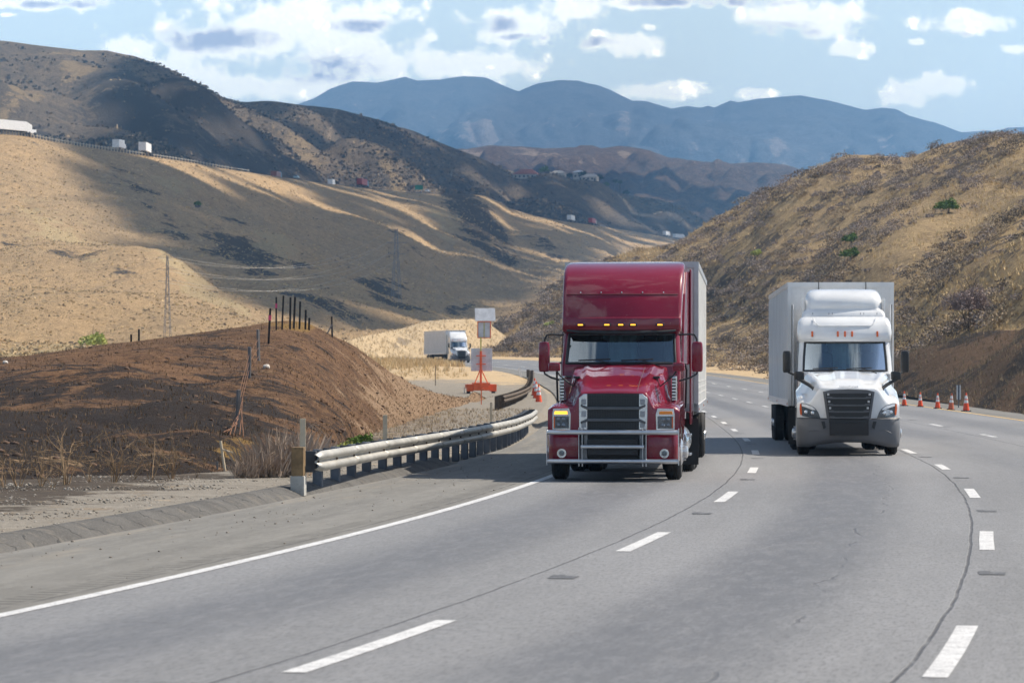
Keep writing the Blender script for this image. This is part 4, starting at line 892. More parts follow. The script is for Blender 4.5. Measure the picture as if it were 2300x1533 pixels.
    # grille
    fg = lambda x, z: .015+.20*(abs(x)/W_)**2.2+(1.2-z)*-.02
    g = MB(); g.prism([(-.60, 1.49), (-.42, 1.535), (0, 1.555), (.42, 1.535), (.60, 1.49), (.505, .84), (-.505, .84)], fg, .02, .06); gr = g.build('grille', GREY, t, smooth=0, bevel=.012)
    q = MB(); q.prism([(-.54, 1.45), (.54, 1.45), (.455, .875), (-.455, .875)], lambda x, z: .0+(1.2-z)*-.02, .02, .0); q.build('grille_mesh', BLACK, gr, smooth=0)
    for k, z in enumerate((1.33, 1.165, 1.015, .875)):
        xw = .52-(1.4-z)*.14; b = MB()
        b.prism([(-xw, z), (-xw, z+.045), (-xw+.10, z+.045), (-xw+.14, z+.025), (xw-.14, z+.025), (xw-.10, z+.045), (xw, z+.045), (xw, z), (xw-.10, z-.012), (-xw+.10, z-.012)], lambda x, z_: -.03+(1.2-z_)*-.02, .03, .03); b.build('grille_bar', GRIL, gr, smooth=0, bevel=.006)
        if k < 3:
            for s in (-1, 1): c = MB(); c.box((s*(xw-.03), -.035, z+.095), (.05, .02, .05)); c.build('grille_bracket', ALU, gr, smooth=0, bevel=.008)
    for s in (-1, 1):
        fy = lambda x, z: yfr(x)-.062
        hp = [(s*.60, .875), (s*.66, .90), (s*.70, 1.0), (s*.765, 1.10), (s*.86, 1.175), (s*1.00, 1.225), (s*1.09, 1.235), (s*1.105, 1.13), (s*1.085, 1.0), (s*1.06, .93), (s*.95, .90)]
        hp = [(s*.655, .875), (s*.70, 1.0), (s*.765, 1.095), (s*.86, 1.165), (s*1.00, 1.215), (s*1.10, 1.225), (s*1.115, 1.12), (s*1.10, 1.0), (s*1.07, .92), (s*.90, .885)]
        b = MB(); b.prism(hp, fy, .010, .02); hl = b.build('headlamp', LENS, t, smooth=0, bevel=.006)
        dl = MB(); dl.prism([(s*.76, 1.065), (s*.85, 1.145), (s*1.00, 1.20), (s*1.085, 1.205), (s*1.08, 1.15), (s*.95, 1.11), (s*.84, 1.06)], fy, .020, 0); dl.build('daytime_lamp', plain('lamp_white_bar', (.85,.87,.9), .2, coat=1.), hl, smooth=0, bevel=.004)
        oa = MB(); oa.prism([(s*1.09, .93), (s*1.08, 1.0), (s*1.095, 1.20), (s*1.125, 1.21), (s*1.135, 1.1), (s*1.12, .96)], fy, .022, 0); oa.build('side_marker', ORL, hl, smooth=0)
        for px_, pz in ((.83, .99), (.98, 1.01)):
            pj = MB(); pj.lathe([(fy(px_, 0)-.03, .001), (fy(px_, 0)-.028, .03), (fy(px_, 0)-.012, .05)], 18, 'Y', (s*px_, 0, pz)); pj.build('projector', LAMP, hl)
    # bumper
    bm_ = MB(); rows_ = []
    path = [(1.20, 1.0), (1.205, .75), (1.20, .45), (1.17, .26), (1.08, .14), (.92, .07), (.7, .03), (.5, .0), (.25, -.01), (0, -.01)]
    path = path+[(-x, y) for x, y in path[-2::-1]]
    for z, ins, lift in ((.20, .14, 1), (.24, .06, 1), (.32, .02, .8), (.5, -.01, .2), (.66, 0, 0), (.855, .01, 0), (.875, .04, 0)):
        rows_.append([(x*(1-ins*.1), y+ins, z+.11*lift*(1-min(1, (abs(x)/.85)**3))) for x, y in path])
    bm_.grid(rows_); bo = bm_.build('bumper', GREY, t, smooth=50)
    for s in (-1, 1): cr = MB(); cr.tube([(s*1.19, .28, .875), (s*1.09, .11, .878), (s*.8, .02, .875), (s*.52, -.03, .86)], .009, 4); cr.build('bumper_seam', BLACK, bo)
    it = MB(); it.prism([(-.47, .85), (.47, .85), (.435, .60), (.40, .57), (-.40, .57), (-.435, .60)], lambda x, z: -.015, .025, .02); io = it.build('air_intake', BLACK, bo, smooth=0, bevel=.01)
    sl_ = MB()
    for x in (-.26, -.13, .13, .26, 0): sl_.box((x, -.045, .66), (.02, .01, .12))
    for z in (.75, .79): sl_.box((0, -.045, z), (.8, .01, .008))
    sl_.build('intake_slat', plain('slat_dark', (.06,.06,.065), .5), io, smooth=0)
    for s in (-1, 1):
        q = MB(); q.prism([(s*.56, .80), (s*.64, .80), (s*.59, .62), (s*.535, .66)], lambda x, z: -.005, .02, 0); q.build('brake_duct', BLACK, bo, smooth=0)
        ac = MB(); ac.tube([(s*(.62+.36*k/8), .02+.02*k/8, .56-.10*(1-(k/8-.5)**2*4)*-.6-.03) for k in range(9)], .006, 4); ac.build('bumper_crease', GREY, bo)
    # mirrors
    for s in (-1, 1):
        mm = MB(); rbox(mm, (s*1.40, 1.95, 2.19), (.20, .22, .52)); mo = mm.build('wing_mirror', BLACK, t)
        mirror_arm(mo, [(s*1.36, 1.97, 1.94), (s*1.26, 2.1, 1.90), (s*1.12, 2.3, 1.84)], .03)
        mm = MB(); rbox(mm, (s*1.13, .85, 1.86), (.24, .15, .20)); ho_ = mm.build('hood_mirror', BLACK, t)
        q = [(s*1.20, .86, 1.80), (s*1.08, .80, 1.74), (s*.90, .68, 1.64), (s*.80, .60, 1.56), (s*.775, .50, 1.42), (s*.77, .46, 1.36)]
        m_ = MB(); m_.tube(q, [.035, .04, .045, .045, .035, .03], 8); m_.build('mirror_arm', BLACK, ho_)
    for s in (-1, 1):
        wheel(t, s*1.03, 1.3, s)
        for y in (6.1, 7.4): wheel(t, s*1.08, y, s, dual=True)
    ax = MB(); ax.tube([(-.95, 1.3, .45), (-.6, 1.3, .36), (.6, 1.3, .36), (.95, 1.3, .45)], .06, 8); ax.build('front_axle', UND, t)
    ux = MB(); ux.box((0, 1.0, .42), (1.0, 1.4, .14)); ux.box((0, 3.6, .62), (.9, 7.5, .28)); ux.build('chassis', UND, t, smooth=0)
    e = trailer(t, 5.45, 15.2, 4.16, 1.10, skew, TRW, True, wheels_y=(11.2, 12.45), skirt=False)
    for x in (-.55, .62): q = MB(); q.box((x, -.03, 3.93), (.018, .02, .5)); q.build('nose_strip', BLACK, e, smooth=0)
    return t
rt = red_truck((1.82, 59.9, 0), -math.atan(.095), 'glossy dark red semi truck with a silver bull bar, pulling a pale box trailer', skew=math.atan(.025))
wt_ = white_truck((7.83, 77.3, 0), -math.atan(.064), 'white semi truck with dark grey bumper and domed roof fairing, right of the red one', skew=math.atan(.018))
# the lorry hidden behind the red one, whose shadow lies across the shoulder
def on_road(Y, t): q = RP(Y, t); k = float(np.interp(Y, yy, sl)); return q, -math.atan(k)
q, a = on_road(114, 1.15); hid = red_truck(q, a, 'dark red semi truck driving hidden right behind the nearest red one', skew=math.atan(-.02))
q, a = on_road(424, 1.9); far = white_truck(q, a, 'distant white semi truck with tall roof, half behind orange dry grass', skew=.05, tall=True)
# ------------------------------------------------------------------ guardrails
GALV = plain('galvanised_rail', (.40,.39,.36), .5, metal=.35, var=.2, vs=1.5, dirt=(.30,.25,.18,.6)); POST = plain('weathered_steel_post', (.10,.115,.14), .7, var=.25, vs=3, bump=.3)
BLOCK = plain('recycled_block', (.06,.068,.08), .8, var=.3); WOOD = plain('treated_timber', (.24,.155,.075), .85, var=.3, vs=5, bump=.4, dirt=(.08,.06,.04,.6)); WOODD = plain('dark_timber', (.09,.065,.045), .9, var=.35, vs=5)
LATH = plain('pale_stake_wood', (.60,.50,.36), .8, var=.15); CONC = plain('pale_post_base', (.42,.41,.38), .9, dirt=(.2,.17,.13,.5))
WP_ = [(d, z-.22) for d, z in [(0,.53),(.02,.535),(.075,.585),(.08,.625),(.055,.655),(.01,.68),(.01,.715),(.055,.74),(.08,.77),(.075,.81),(.02,.86),(0,.865)]]
def rail(path, label, mats, endpost=True, pw=.15, seg=3.81, closeN=99, name='guardrail'):
    """path: function of running length -> (Vector on the ground, unit vector towards the road); posts every half panel"""
    L = path.L; p0, n0 = path(0); t = empty(name, p0, label=label, cat='guardrail')
    loc = lambda q: q-p0
    ns = int(L/seg)
    for k in range(ns):
        m = MB(); rows = []
        a, b = k*seg-(.0 if k else .25), (k+1)*seg+.16
        for s_ in np.linspace(a, b, 8):
            q, n = path(s_); o = .30+(.006 if s_ > (k+1)*seg else 0.)
            e = 1.0 if not (k == 0 and s_ < .05) else .72
            rows.append([loc(q)+n*(o+d)+Vector((0, 0, .48+(z-.48)*e)) for d, z in WP_])
        m.grid(rows); ob = m.build('rail_panel', mats[0], t, smooth=50); so = ob.modifiers.new('Solid', 'SOLIDIFY'); so.thickness = .006
    np_ = int(L/(seg/2))
    for k in range(np_+1):
        q, n = path(k*seg/2); tang = Vector((n.y, -n.x, 0)); rot = Matrix((n, tang, Vector((0, 0, 1)))).transposed()
        m = MB(); m.box(loc(q)+Vector((0, 0, .26)), (.16, pw, .74), rot); po = m.build('post', mats[1], t, smooth=30, bevel=.02)
        b = MB(); b.box(loc(q)+n*.19+Vector((0, 0, .48)), (.20, pw*.9, .34), rot); b.build('blockout', mats[2], po, smooth=0)
        bo = MB(); bo.box(loc(q)+n*.325+Vector((0, 0, .48)), (.03, .035, .035), rot); bo.build('bolt', WOODD, po, smooth=0)
    return t, loc
class RPath:
    def __init__(s, f, Y0, Y1):
        ys = np.arange(Y0-1, Y1+1.01, .25); s.p = [f(Y) for Y in ys]; s.f = f; s.ys = ys
        d = [0]
        for a, b in zip(s.p, s.p[1:]): d.append(d[-1]+(b-a).length)
        d = np.array(d); i0 = int(1/.25); s.d = d-d[i0]; s.L = s.d[-1-int(1/.25)]
    def __call__(s, l):
        Y = float(np.interp(l, s.d, s.ys)); q = s.f(Y); tg = (s.f(Y+.3)-s.f(Y-.3)); n = Vector((tg.y, -tg.x, 0)).normalized(); return q, n
f1 = lambda Y: RP(Y, float(np.interp(Y, [50,60,66,75,87,98,106,109], [-3.12,-3.22,-3.12,-2.95,-2.78,-2.85,-3.0,-3.1])), .06)
g1, loc1 = rail(RPath(f1, 52.6, 106.5), 'long weathered guardrail on dark steel posts behind the near asphalt curb', (GALV, POST, BLOCK))
q, n = RPath(f1, 52.6, 106)(-.35); tang = Vector((n.y, -n.x, 0)); rot = Matrix((n, tang, Vector((0, 0, 1)))).transposed()
m = MB(); m.box(loc1(q)+Vector((0, 0, .46))+n*.06, (.2, .2, .52), rot); ep = m.build('end_post', WOOD, g1, smooth=0, bevel=.012)
m = MB(); m.box(loc1(q)+Vector((0, 0, .10))+n*.06, (.225, .225, .32), rot); m.build('post_base', CONC, ep, smooth=0, bevel=.012)
def f2(Y):
    px = float(np.interp(Y, [148,152,158,165,173,184,200,225,260,330,345], [1112,1118,1131,1144,1155,1168,1180,1186,1189,1191,1191])); return Vector(((px-CX)/F*Y, Y, RZ(Y)+.1))
g2, _ = rail(RPath(f2, 150, 300), 'farther guardrail on brown timber posts, seen almost end on along the shoulder', (WOODD, WOODD, WOODD), pw=.2)
# the barrier along the upper road on the golden hillside
uD = A[-1]; upx = np.array([r_[0] for r_ in uD], float); upy = np.array([r_[1] for r_ in uD], float); uDd = np.array([r_[2] for r_ in uD], float)
def crestA(px, dz=0., k=1.004):
    D = float(np.interp(px, upx, uDd)); q = P(px, float(np.interp(px, upx, upy)), D*k); q.z += dz; return q
bt = empty('guardrail', crestA(0), label='tiny pale guardrail with many posts along the top edge of the golden hillside', cat='guardrail')
bp0 = bt.location.copy(); m = MB(); m.tube([crestA(px, .75)-bp0 for px in np.linspace(-60, 560, 60)], .12, 4); m.build('rail_panel', GALV, bt)
pm = MB(); pm.box((0, 0, .4), (.35, .35, 1.5)); pr = pm.build('post', LATH, bt, smooth=0)
for k, px in enumerate(np.linspace(-55, 520, 84)):
    o = pr if k == 0 else pr.copy()
    if k: C.objects.link(o); o.parent = bt
    o.location = crestA(px)-bp0
# ------------------------------------------------------------------ stakes, cones, delineators
def stake(px, py0, D, w, h, mat, label, cat='stake', nm='wooden_stake', tilt=0, th=.02, group=None):
    z0 = py0 if isinstance(py0, Vector) else P(px, py0, D)
    m = MB(); m.box((0, 0, h/2-.1), (w, th, h+.2)); m.box((0, 0, h-.01), (w*.8, th*.8, .03)); o = m.build(nm, mat, smooth=0, bevel=.003); o.location = z0; o.rotation_euler = (0, tilt, 0); return tag(o, label, cat, group)
for px, ytop, D, w, lb in ((680,940,54.2,.095,'pale wooden stake standing behind the timber end post of the guardrail'), (865,932,64.5,.085,'pale wooden stake behind the guardrail next to the green shrub'), (1103,903,98,.07,'pale wooden stake behind the far bend of the near guardrail')):
    h = CH-(ytop-HY)/F*D-.1; stake(px, Vector(((px-CX)/F*D, D, .1)), D, w, h, LATH, lb)
CONE = plain('cone_orange', (.82,.085,.02), .5, var=.08, dirt=(.3,.1,.05,.4)); CBASE = plain('cone_base_black', (.02,.02,.02), .8); REFL = plain('reflective_white', (.80,.80,.80), .45, dirt=(.45,.42,.4,.4)); FADE = plain('cone_faded', (.55,.14,.07), .7, dirt=(.25,.12,.08,.6))
def cone(px, py, h, label, group, fade=False, tilt=0., Dk=None):
    D = Dk or CH*F/(py-HY); base = P(px, py, D); k = h
    for _ in range(3): 
        Y = D; z = RZ(min(Y, 798)); D = (CH-z)*F/(py-HY)
    if Dk: D = Dk
    base = P(px, py, D)
    t = empty('traffic_cone', base, label=label, cat='traffic cone', group=group); t.rotation_euler = (tilt, tilt*.5, random.Random(px).random())
    b = MB(); b.box((0, 0, .02), (.40*k, .40*k, .04)); b.build('base', CBASE, t, smooth=0, bevel=.01)
    def seg(z0, z1, mat, nm, g=0.): m = MB(); r = lambda z: .155*(1-z)+.028+g; m.lathe([(z0*k, .001), (z0*k, r(z0)*k), (z1*k, r(z1)*k), (z1*k, .001)], 20, 'Z'); return m.build(nm, mat, t, smooth=40)
    bm_ = MB(); bm_.lathe([(.04*k, .18*k), (.98*k, .032*k), (1.0*k, .025*k), (1.0*k, .001)], 20, 'Z'); bm_.build('body', FADE if fade else CONE, t, smooth=40)
    seg(.44, .60, REFL, 'reflective_band', .004); seg(.66, .84, REFL, 'reflective_band', .004)
    return t
GR = 'orange traffic cones along the right road edge'
cone(2031,911,.75,'orange cone partly beside the white truck, farthest left of the five on the right shoulder',GR)
cone(2067,913,.74,'orange cone standing second from the white truck on the right shoulder',GR)
cone(2106,917,.76,'middle orange cone of the five on the right shoulder',GR)
cone(2136,920,.80,'faded brownish orange cone just left of the striped delineator',GR, fade=True, tilt=.06)
cone(2170,923,.86,'brightest orange cone, nearest the camera, just right of the striped delineator',GR)
GL = 'traffic cones clustered on the left shoulder'
cone(1210,906,1.05,'front orange cone of the cluster on the left shoulder beside the guardrail',GL)
cone(1204,896,1.05,'middle orange cone of the cluster on the left shoulder',GL)
cone(1201,888,1.05,'rearmost orange cone of the cluster on the left shoulder, next to the guardrail',GL)
dt = empty('delineator', P(2153,918,165), label='slim delineator post with two white strips and a dark middle, among the cones', cat='delineator')
m = MB(); m.box((0, 0, .5), (.05, .05, 1.1)); m.build('post', plain('delineator_grey', (.16,.17,.19), .6), dt, smooth=0)
m = MB(); m.box((0, -.035, .82), (.20, .015, .74)); pl_ = m.build('plate', plain('plate_dark', (.12,.13,.16), .5), dt, smooth=0)
for s in (-1, 1): m = MB(); m.box((s*.075, -.047, .82), (.052, .008, .72)); m.build('white_strip', REFL, pl_, smooth=0)
ORG = plain('sign_orange_paint', (.80,.13,.03), .5, dirt=(.4,.15,.08,.4)); BOARD = plain('sign_board_back', (.66,.66,.68), .6, dirt=(.45,.42,.4,.4)); YEL = plain('yellow_mast', (.55,.50,.12), .5)
stake(1081,917,168,.05,1.35,ORG,'thin orange marker stake in the dirt in front of the sign trailer','marker stake','marker_stake',th=.05)
stake(1174,862,300,.16,1.5,REFL,'leaning white marker post beyond the far guardrail','marker post','marker_post',tilt=-.22,th=.05)
stake(1186,858,305,.28,1.15,WOODD,'dark brown timber post beyond the far guardrail','timber post','timber_post',th=.28)
stake(978,868,240,.05,1.5,WOODD,'thin rusty stake in the pale grass left of the sign trailer','marker stake','marker_stake',th=.05)
# ------------------------------------------------------------------ towed road sign
D = 213.; sb = P(1080, 895, D); sg = empty('sign_trailer', sb, .10, label='orange road sign trailer with white panels on a tall mast, on the gravel turnout', cat='sign trailer')
def part(nm, mat, boxes, bevel=.01, parent=None):
    m = MB()
    for c, d in boxes: m.box(c, d)
    return m.build(nm, mat, parent or sg, smooth=0, bevel=bevel)
part('frame', ORG, [((0, 0, .78), (1.05, 1.5, .50)), ((0, -1.3, .62), (.12, 1.6, .10))])
for s in (-1, 1):
    part('fender', ORG, [((s*.74, 0, .88), (.46, 1.0, .10)), ((s*.74, -.48, .68), (.46, .06, .40)), ((s*.96, 0, .78), (.03, .98, .22))])
    wm = MB(); wm.lathe([(-.1, .001), (-.1, .28), (-.08, .34), (.08, .34), (.1, .28), (.1, .001)], 24, 'X', (s*.80, 0, .34)); wm.build('tyre', RUB, sg)
    m = MB(); m.tube([(s*.42, -.3, .98), (0, 0, 1.95)], .035, 6); m.build('mast_brace', ORG, sg)
    part('stabiliser_leg', ALU, [((s*1.02, .5, .35), (.05, .05, .8))])
part('mast', ORG, [((0, 0, 1.9), (.13, .13, 2.3)), ((0, -.1, 2.75), (.62, .06, .06)), ((0, -.1, 2.22), (.62, .06, .06))])
part('mast_upper', YEL, [((0, 0, 3.35), (.08, .08, 1.2))])
b1 = part('sign_panel', BOARD, [((.06, .16, 2.50), (1.36, .04, 1.46))]); 
b2 = part('panel_box', ORG, [((.22, .12, 3.90), (.86, .10, .05)), ((.22, .12, 4.93), (.86, .10, .05)), ((-.19, .12, 4.42), (.05, .10, 1.05)), ((.63, .12, 4.42), (.05, .10, 1.05))])
part('panel_box_sheet', BOARD, [((.22, .14, 4.42), (.78, .03, 1.0))], parent=b2); part('centre_bar', YEL, [((.22, .10, 4.42), (.05, .03, .98))], parent=b2)
m = MB(); m.box((.28, .1, 5.38), (1.30, .05, .90), Matrix.Rotation(R(-24), 3, 'X')); m.build('solar_panel', BOARD, sg, smooth=0, bevel=.01)
# ------------------------------------------------------------------ burned fence over the mound
CHAR = plain('charred_post', (.022,.020,.020), .85, var=.4, vs=8); GREYP = plain('bleached_post', (.17,.165,.165), .8, dirt=(.05,.045,.04,.7)); PINK = plain('pink_flagging', (.75,.08,.20), .6); RUST = plain('rusty_wire', (.20,.085,.035), .8)
def mound_at(px, py): return sample('burned_mound', px, py)
f0 = mound_at(605, 765); fence = empty('wire_fence', f0, label='burned wire fence with black leaning posts running over the mound', cat='fence'); tops = {}
FP = [(533,862,948,GREYP,.012),(560,772,842,GREYP,0),(582,722,802,GREYP,.05),(604,688,768,CHAR,.05),(619,666,740,CHAR,.0),(635,661,737,CHAR,.04),(649,662,734,CHAR,.05),(661,662,733,CHAR,.04),(673,672,734,CHAR,.02),(686,691,735,CHAR,0),(696,710,738,CHAR,0),(747,710,757,CHAR,-.06)]
for px, y0, y1, mt, tl in FP:
    b = mound_at(px, y1); h = (y1-y0)/F*b.y; m = MB(); w = .052 if mt is CHAR else .07
    m.box((0, 0, h/2-.1), (w, w, h+.2)); m.box((.0, -.03, h/2), (w*.3, w*.5, h)); o = m.build('post', mt, fence, smooth=0, bevel=.006); o.location = b-f0; o.rotation_euler = (.03*math.sin(px), tl, px); tops[px] = (b-f0, h)
    if px in (604, 619):
        pk = MB(); pk.box((0, 0, h-.30), (w*1.3, w*1.3, .16)); po = pk.build('flagging_tape', PINK, o, smooth=0)
b, h = tops[747]; m = MB(); m.tube([b+Vector((.0, 0, h*.62)), b+Vector((-.26, -.1, .0))], .025, 6); m.build('brace', GREYP, fence)
b0 = mound_at(508, 1062); sq = empty('broken_post', b0, label='short pale broken post with a crosspiece at the foot of the burned mound', cat='post')
m = MB(); m.tube([(-.0, 0, -.1), (-.10, 0, .58)], .026, 7); m.build('post', LATH, sq); m = MB(); m.tube([(-.06, -.02, .42), (.13, -.03, .36)], .018, 6); m.build('crosspiece', LATH, sq)
stake(488,1066,b0.y,.03,.24,GREYP,'tiny grey stub of a post at the foot of the mound','post','post_stub',th=.03)
wl = [(533,862,948),(560,772,842),(582,722,802),(604,688,768)]
for k in range(6):
    m = MB(); pts = []
    for px, _, _2 in wl[:3]: b, h = tops[px]; pts.append(b+Vector((.02*k, 0, h*(.12+.13*k))))
    e = mound_at(500+9*k, 985)-f0; mid = (e+pts[0])/2+Vector((.03*math.sin(k*2.1), 0, .02*k))
    m.tube([e+Vector((0, 0, .03)), mid, pts[0]], .010, 4); m.build('fence_wire', RUST, fence)
for k in range(3):
    m = MB(); pts = [tops[px][0]+Vector((0, 0, tops[px][1]*(.25+.25*k))) for px, _, _2 in wl[:3]]; m.tube(pts, .006, 4); m.build('fence_wire', RUST, fence)
for px, y0, y1, lb in ((293,741,757,'short dark stub post on the mound crest, left of its taller twin'), (310,729,755,'thin dark post on the mound crest above the lime green bush line')):
    b = mound_at(px, y1); stake(px, b, b.y, .06, (y1-y0)/F*b.y, CHAR, lb, 'post', 'fence_post', th=.06)
# ------------------------------------------------------------------ lattice pylons and lines
PYL = plain('pylon_grey', (.22,.23,.25), .6, metal=.2)
def pylon(base, H, w, label, arms, k_=.5):
    t = empty('pylon', base, .35, label=label, cat='pylon', group='lattice pylons on the golden hillside'); m = MB()
    for sx in (-1, 1):
        for sy in (-1, 1): m.tube([(sx*w, sy*w, -.5), (sx*w*.32, sy*w*.32, H*.72), (sx*w*.22, sy*w*.22, H)], .07*k_, 4)
    n_ = 9
    for k in range(n_):
        a, b = k/n_, (k+1)/n_; wa, wb = w*(1-.72*a), w*(1-.72*b)
        for s in (-1, 1):
            m.tube([(-wa, s*wa, a*H), (wb, s*wb, b*H)], .03*k_, 3); m.tube([(s*wa, -wa, a*H), (s*wb, wb, b*H)], .03*k_, 3); m.tube([(wa, s*wa, a*H), (-wb, s*wb, b*H)], .03*k_, 3)
    m.build('lattice_frame', PYL, t, smooth=0)
    for z, l in arms:
        a = MB(); a.tube([(-l, 0, z), (l, 0, z)], .05*k_, 4); a.tube([(-l, 0, z), (0, 0, z+.6), (l, 0, z)], .03*k_, 4); a.build('crossarm', PYL, t, smooth=0)
    return t
H1, H2 = 175/F*480, 172/F*930
pb1, pb2 = P(376, 748, 480), P(890, 686, 930)
pylon(pb1, H1, .45, 'slim grey lattice pylon in the sunlit grass at left', [(H1*.97, 1.4), (H1*.82, 1.6), (H1*.67, 1.4)])
pylon(pb2, H2, 1.3, 'tall grey lattice pylon on the shaded slope, holding the right ends of the power lines', [(H2*.97, 2.6), (H2*.82, 3.), (H2*.67, 2.6)], 1.)
WIRE = plain('line_wire', (.55,.50,.42), .5)
pw = empty('power_lines', pb1, label='sagging pale power lines strung between the two pylons', cat='power lines')
for z in (.97, .82, .67):
    for s in (-1, 1):
        a = Vector((s*1.4, 0, H1*z)); b = pb2-pb1+Vector((s*2.6, 0, H2*z)); pts = [a.lerp(b, k/16)+Vector((0, 0, -9*(1-(k/8-1)**2)*.55)) for k in range(17)]
        m = MB(); m.tube(pts, .022, 3); m.build('wire', WIRE, pw)
for z in (.97, .82, .67):
    a = Vector((-1.4, 0, H1*z)); b = P(-60, 690, 520)-pb1+Vector((0, 0, z*3)); pts = [a.lerp(b, k/10)+Vector((0, 0, -2*(1-(k/5-1)**2))) for k in range(11)]
    m = MB(); m.tube(pts, .012, 3); m.build('wire', WIRE, pw)
# ------------------------------------------------------------------ traffic on the upper road (driving away)
def colm(nm, c): return plain(nm, c, .5)
CW, CR, CT, CB, CGn = colm('far_box_white', (.78,.79,.80)), colm('far_container_red', (.30,.035,.035)), colm('far_container_rust', (.24,.07,.05)), colm('far_cab_blue', (.10,.30,.45)), colm('highway_sign_green', (.0,.20,.11))
DARKG = plain('far_window_dark', (.03,.035,.045), .2)
def upper(px, kind, label, box, cabm, L=13.5, H=2.9, dz=.2, nm='semi_truck', cat='truck', Dk=1.006):
    q = crestA(px, dz, Dk); q2 = crestA(px+12); q1 = crestA(px-12); h = (q2-q1).normalized()
    t = empty(nm, q, math.atan2(h.x, -h.y), label=label, cat=cat, group='trucks and cars on the upper road')
    # origin under the middle of the load; local front is -y
    if kind == 'semi':
        m = MB(); m.box((0, 1.5, 1.1+H/2), (2.6, L, H)); m.build('trailer_box', box, t, smooth=0, bevel=.03)
        m = MB(); m.box((0, -L/2+.2, 1.9), (2.3, 2.2, 2.4)); m.add([(-1.15,-L/2-.9,3.1),(1.15,-L/2-.9,3.1),(1.15,-L/2+1.3,3.9),(-1.15,-L/2+1.3,3.9),(-1.15,-L/2+1.3,3.1),(1.15,-L/2+1.3,3.1)], [(0,1,2,3),(0,3,4),(1,5,2),(3,2,5,4),(0,4,5,1)]); m.box((0, -L/2-1.9, 1.25), (1.9, 2.2, 1.2)); m.build('cab', cabm, t, smooth=0, bevel=.06)
        m = MB(); m.box((0, 1.2, .95), (1., L-1, .3)); m.build('chassis', UND, t, smooth=0)
        for y in (L/2-.5, L/2+.9-.2, -L/2+1.6, -L/2+.4, -L/2-2.2):
            for s in (-1, 1): m = MB(); m.lathe([(-.13, .001), (-.13, .5), (.13, .5), (.13, .001)], 12, 'X', (s*1.12, y, .5)); m.build('wheel', RUB, t, smooth=0)
    elif kind == 'boxvan':
        m = MB(); m.box((0, .8, 2.0), (2.4, 5.4, 2.6)); m.build('box_body', box, t, smooth=0, bevel=.05); m = MB(); m.box((0, -2.7, 1.3), (2.1, 1.6, 1.6)); m.box((0, -3.6, .95), (1.9, .8, .8)); m.build('cab', cabm, t, smooth=0, bevel=.08)
        for y in (2.2, -2.9):
            for s in (-1, 1): m = MB(); m.lathe([(-.12, .001), (-.12, .42), (.12, .42), (.12, .001)], 12, 'X', (s*1.0, y, .42)); m.build('wheel', RUB, t, smooth=0)
    else:
        m = MB(); m.box((0, 0, .75), (1.85, 4.6, .7)); m.add([(-.85,-1.1,1.1),(.85,-1.1,1.1),(.85,1.7,1.1),(-.85,1.7,1.1),(-.7,-.5,1.6),(.7,-.5,1.6),(.7,1.3,1.6),(-.7,1.3,1.6)], [(4,5,6,7),(0,1,5,4),(2,3,7,6),(1,2,6,5),(3,0,4,7)]); m.build('body', box, t, smooth=0, bevel=.08)
        m = MB(); m.box((0, 1.52, 1.35), (1.4, .06, .36), Matrix.Rotation(R(35), 3, 'X')); m.build('rear_window', DARKG, t, smooth=0)
        for y in (1.4, -1.4):
            for s in (-1, 1): m = MB(); m.lathe([(-.1, .001), (-.1, .33), (.1, .33), (.1, .001)], 12, 'X', (s*.85, y, .33)); m.build('wheel', RUB, t, smooth=0)
    return t
upper(28, 'semi', 'white semi truck on the upper road at the far left edge of the photo', CW, CW, Dk=1.004, dz=.3)
upper(268, 'boxvan', 'small white box truck on the upper road, left of the white trailer', CW, CW, nm='box_truck', dz=.6)
upper(327, 'semi', 'white box trailer with hidden dark cab, right behind the small white box truck', CW, UND, L=12)
upper(621, 'semi', 'rust red container truck with orange cab rear half hidden by the hillside crest', CT, CB, H=2.3, dz=-1.4, L=10)
upper(666, 'car', 'tiny pale blue car on the upper road between the two red container trucks', colm('far_car_pale_blue', (.35,.50,.58)), CW, nm='car', cat='car', dz=.2)
upper(745, 'boxvan', 'low white truck on the upper road just left of the dark red container truck', CW, CW, nm='box_truck', dz=-1.2)
upper(815, 'semi', 'dark red container truck with pale blue cab, centre of the upper road', CR, CB, L=13)
upper(960, 'car', 'white car on the upper road beside the green highway sign', CW, CW, nm='car', cat='car', dz=.6)
upper(1283, 'semi', 'white semi truck on the upper road below the hilltop houses', CW, CW)
upper(1331, 'semi', 'red container truck with white cab below the hilltop houses', colm('far_container_bright_red', (.42,.03,.03)), CW)
upper(1497, 'semi', 'white box trailer on the upper road where it nears the right hill', CW, CW, dz=.3)
upper(1525, 'semi', 'last white trailer on the upper road, half behind the right hill', CW, CW, dz=.0)
q = crestA(941, 0); hs = empty('highway_sign', q, .0, label='green highway sign on the upper road edge', cat='road sign')
m = MB(); m.box((0, 0, 3.0), (4.2, .1, 2.5)); m.build('panel', CGn, hs, smooth=0); 
for s in (-1, 1): m = MB(); m.box((s*1.3, .15, 1.4), (.15, .15, 3.6)); m.build('post', ALU, hs, smooth=0)
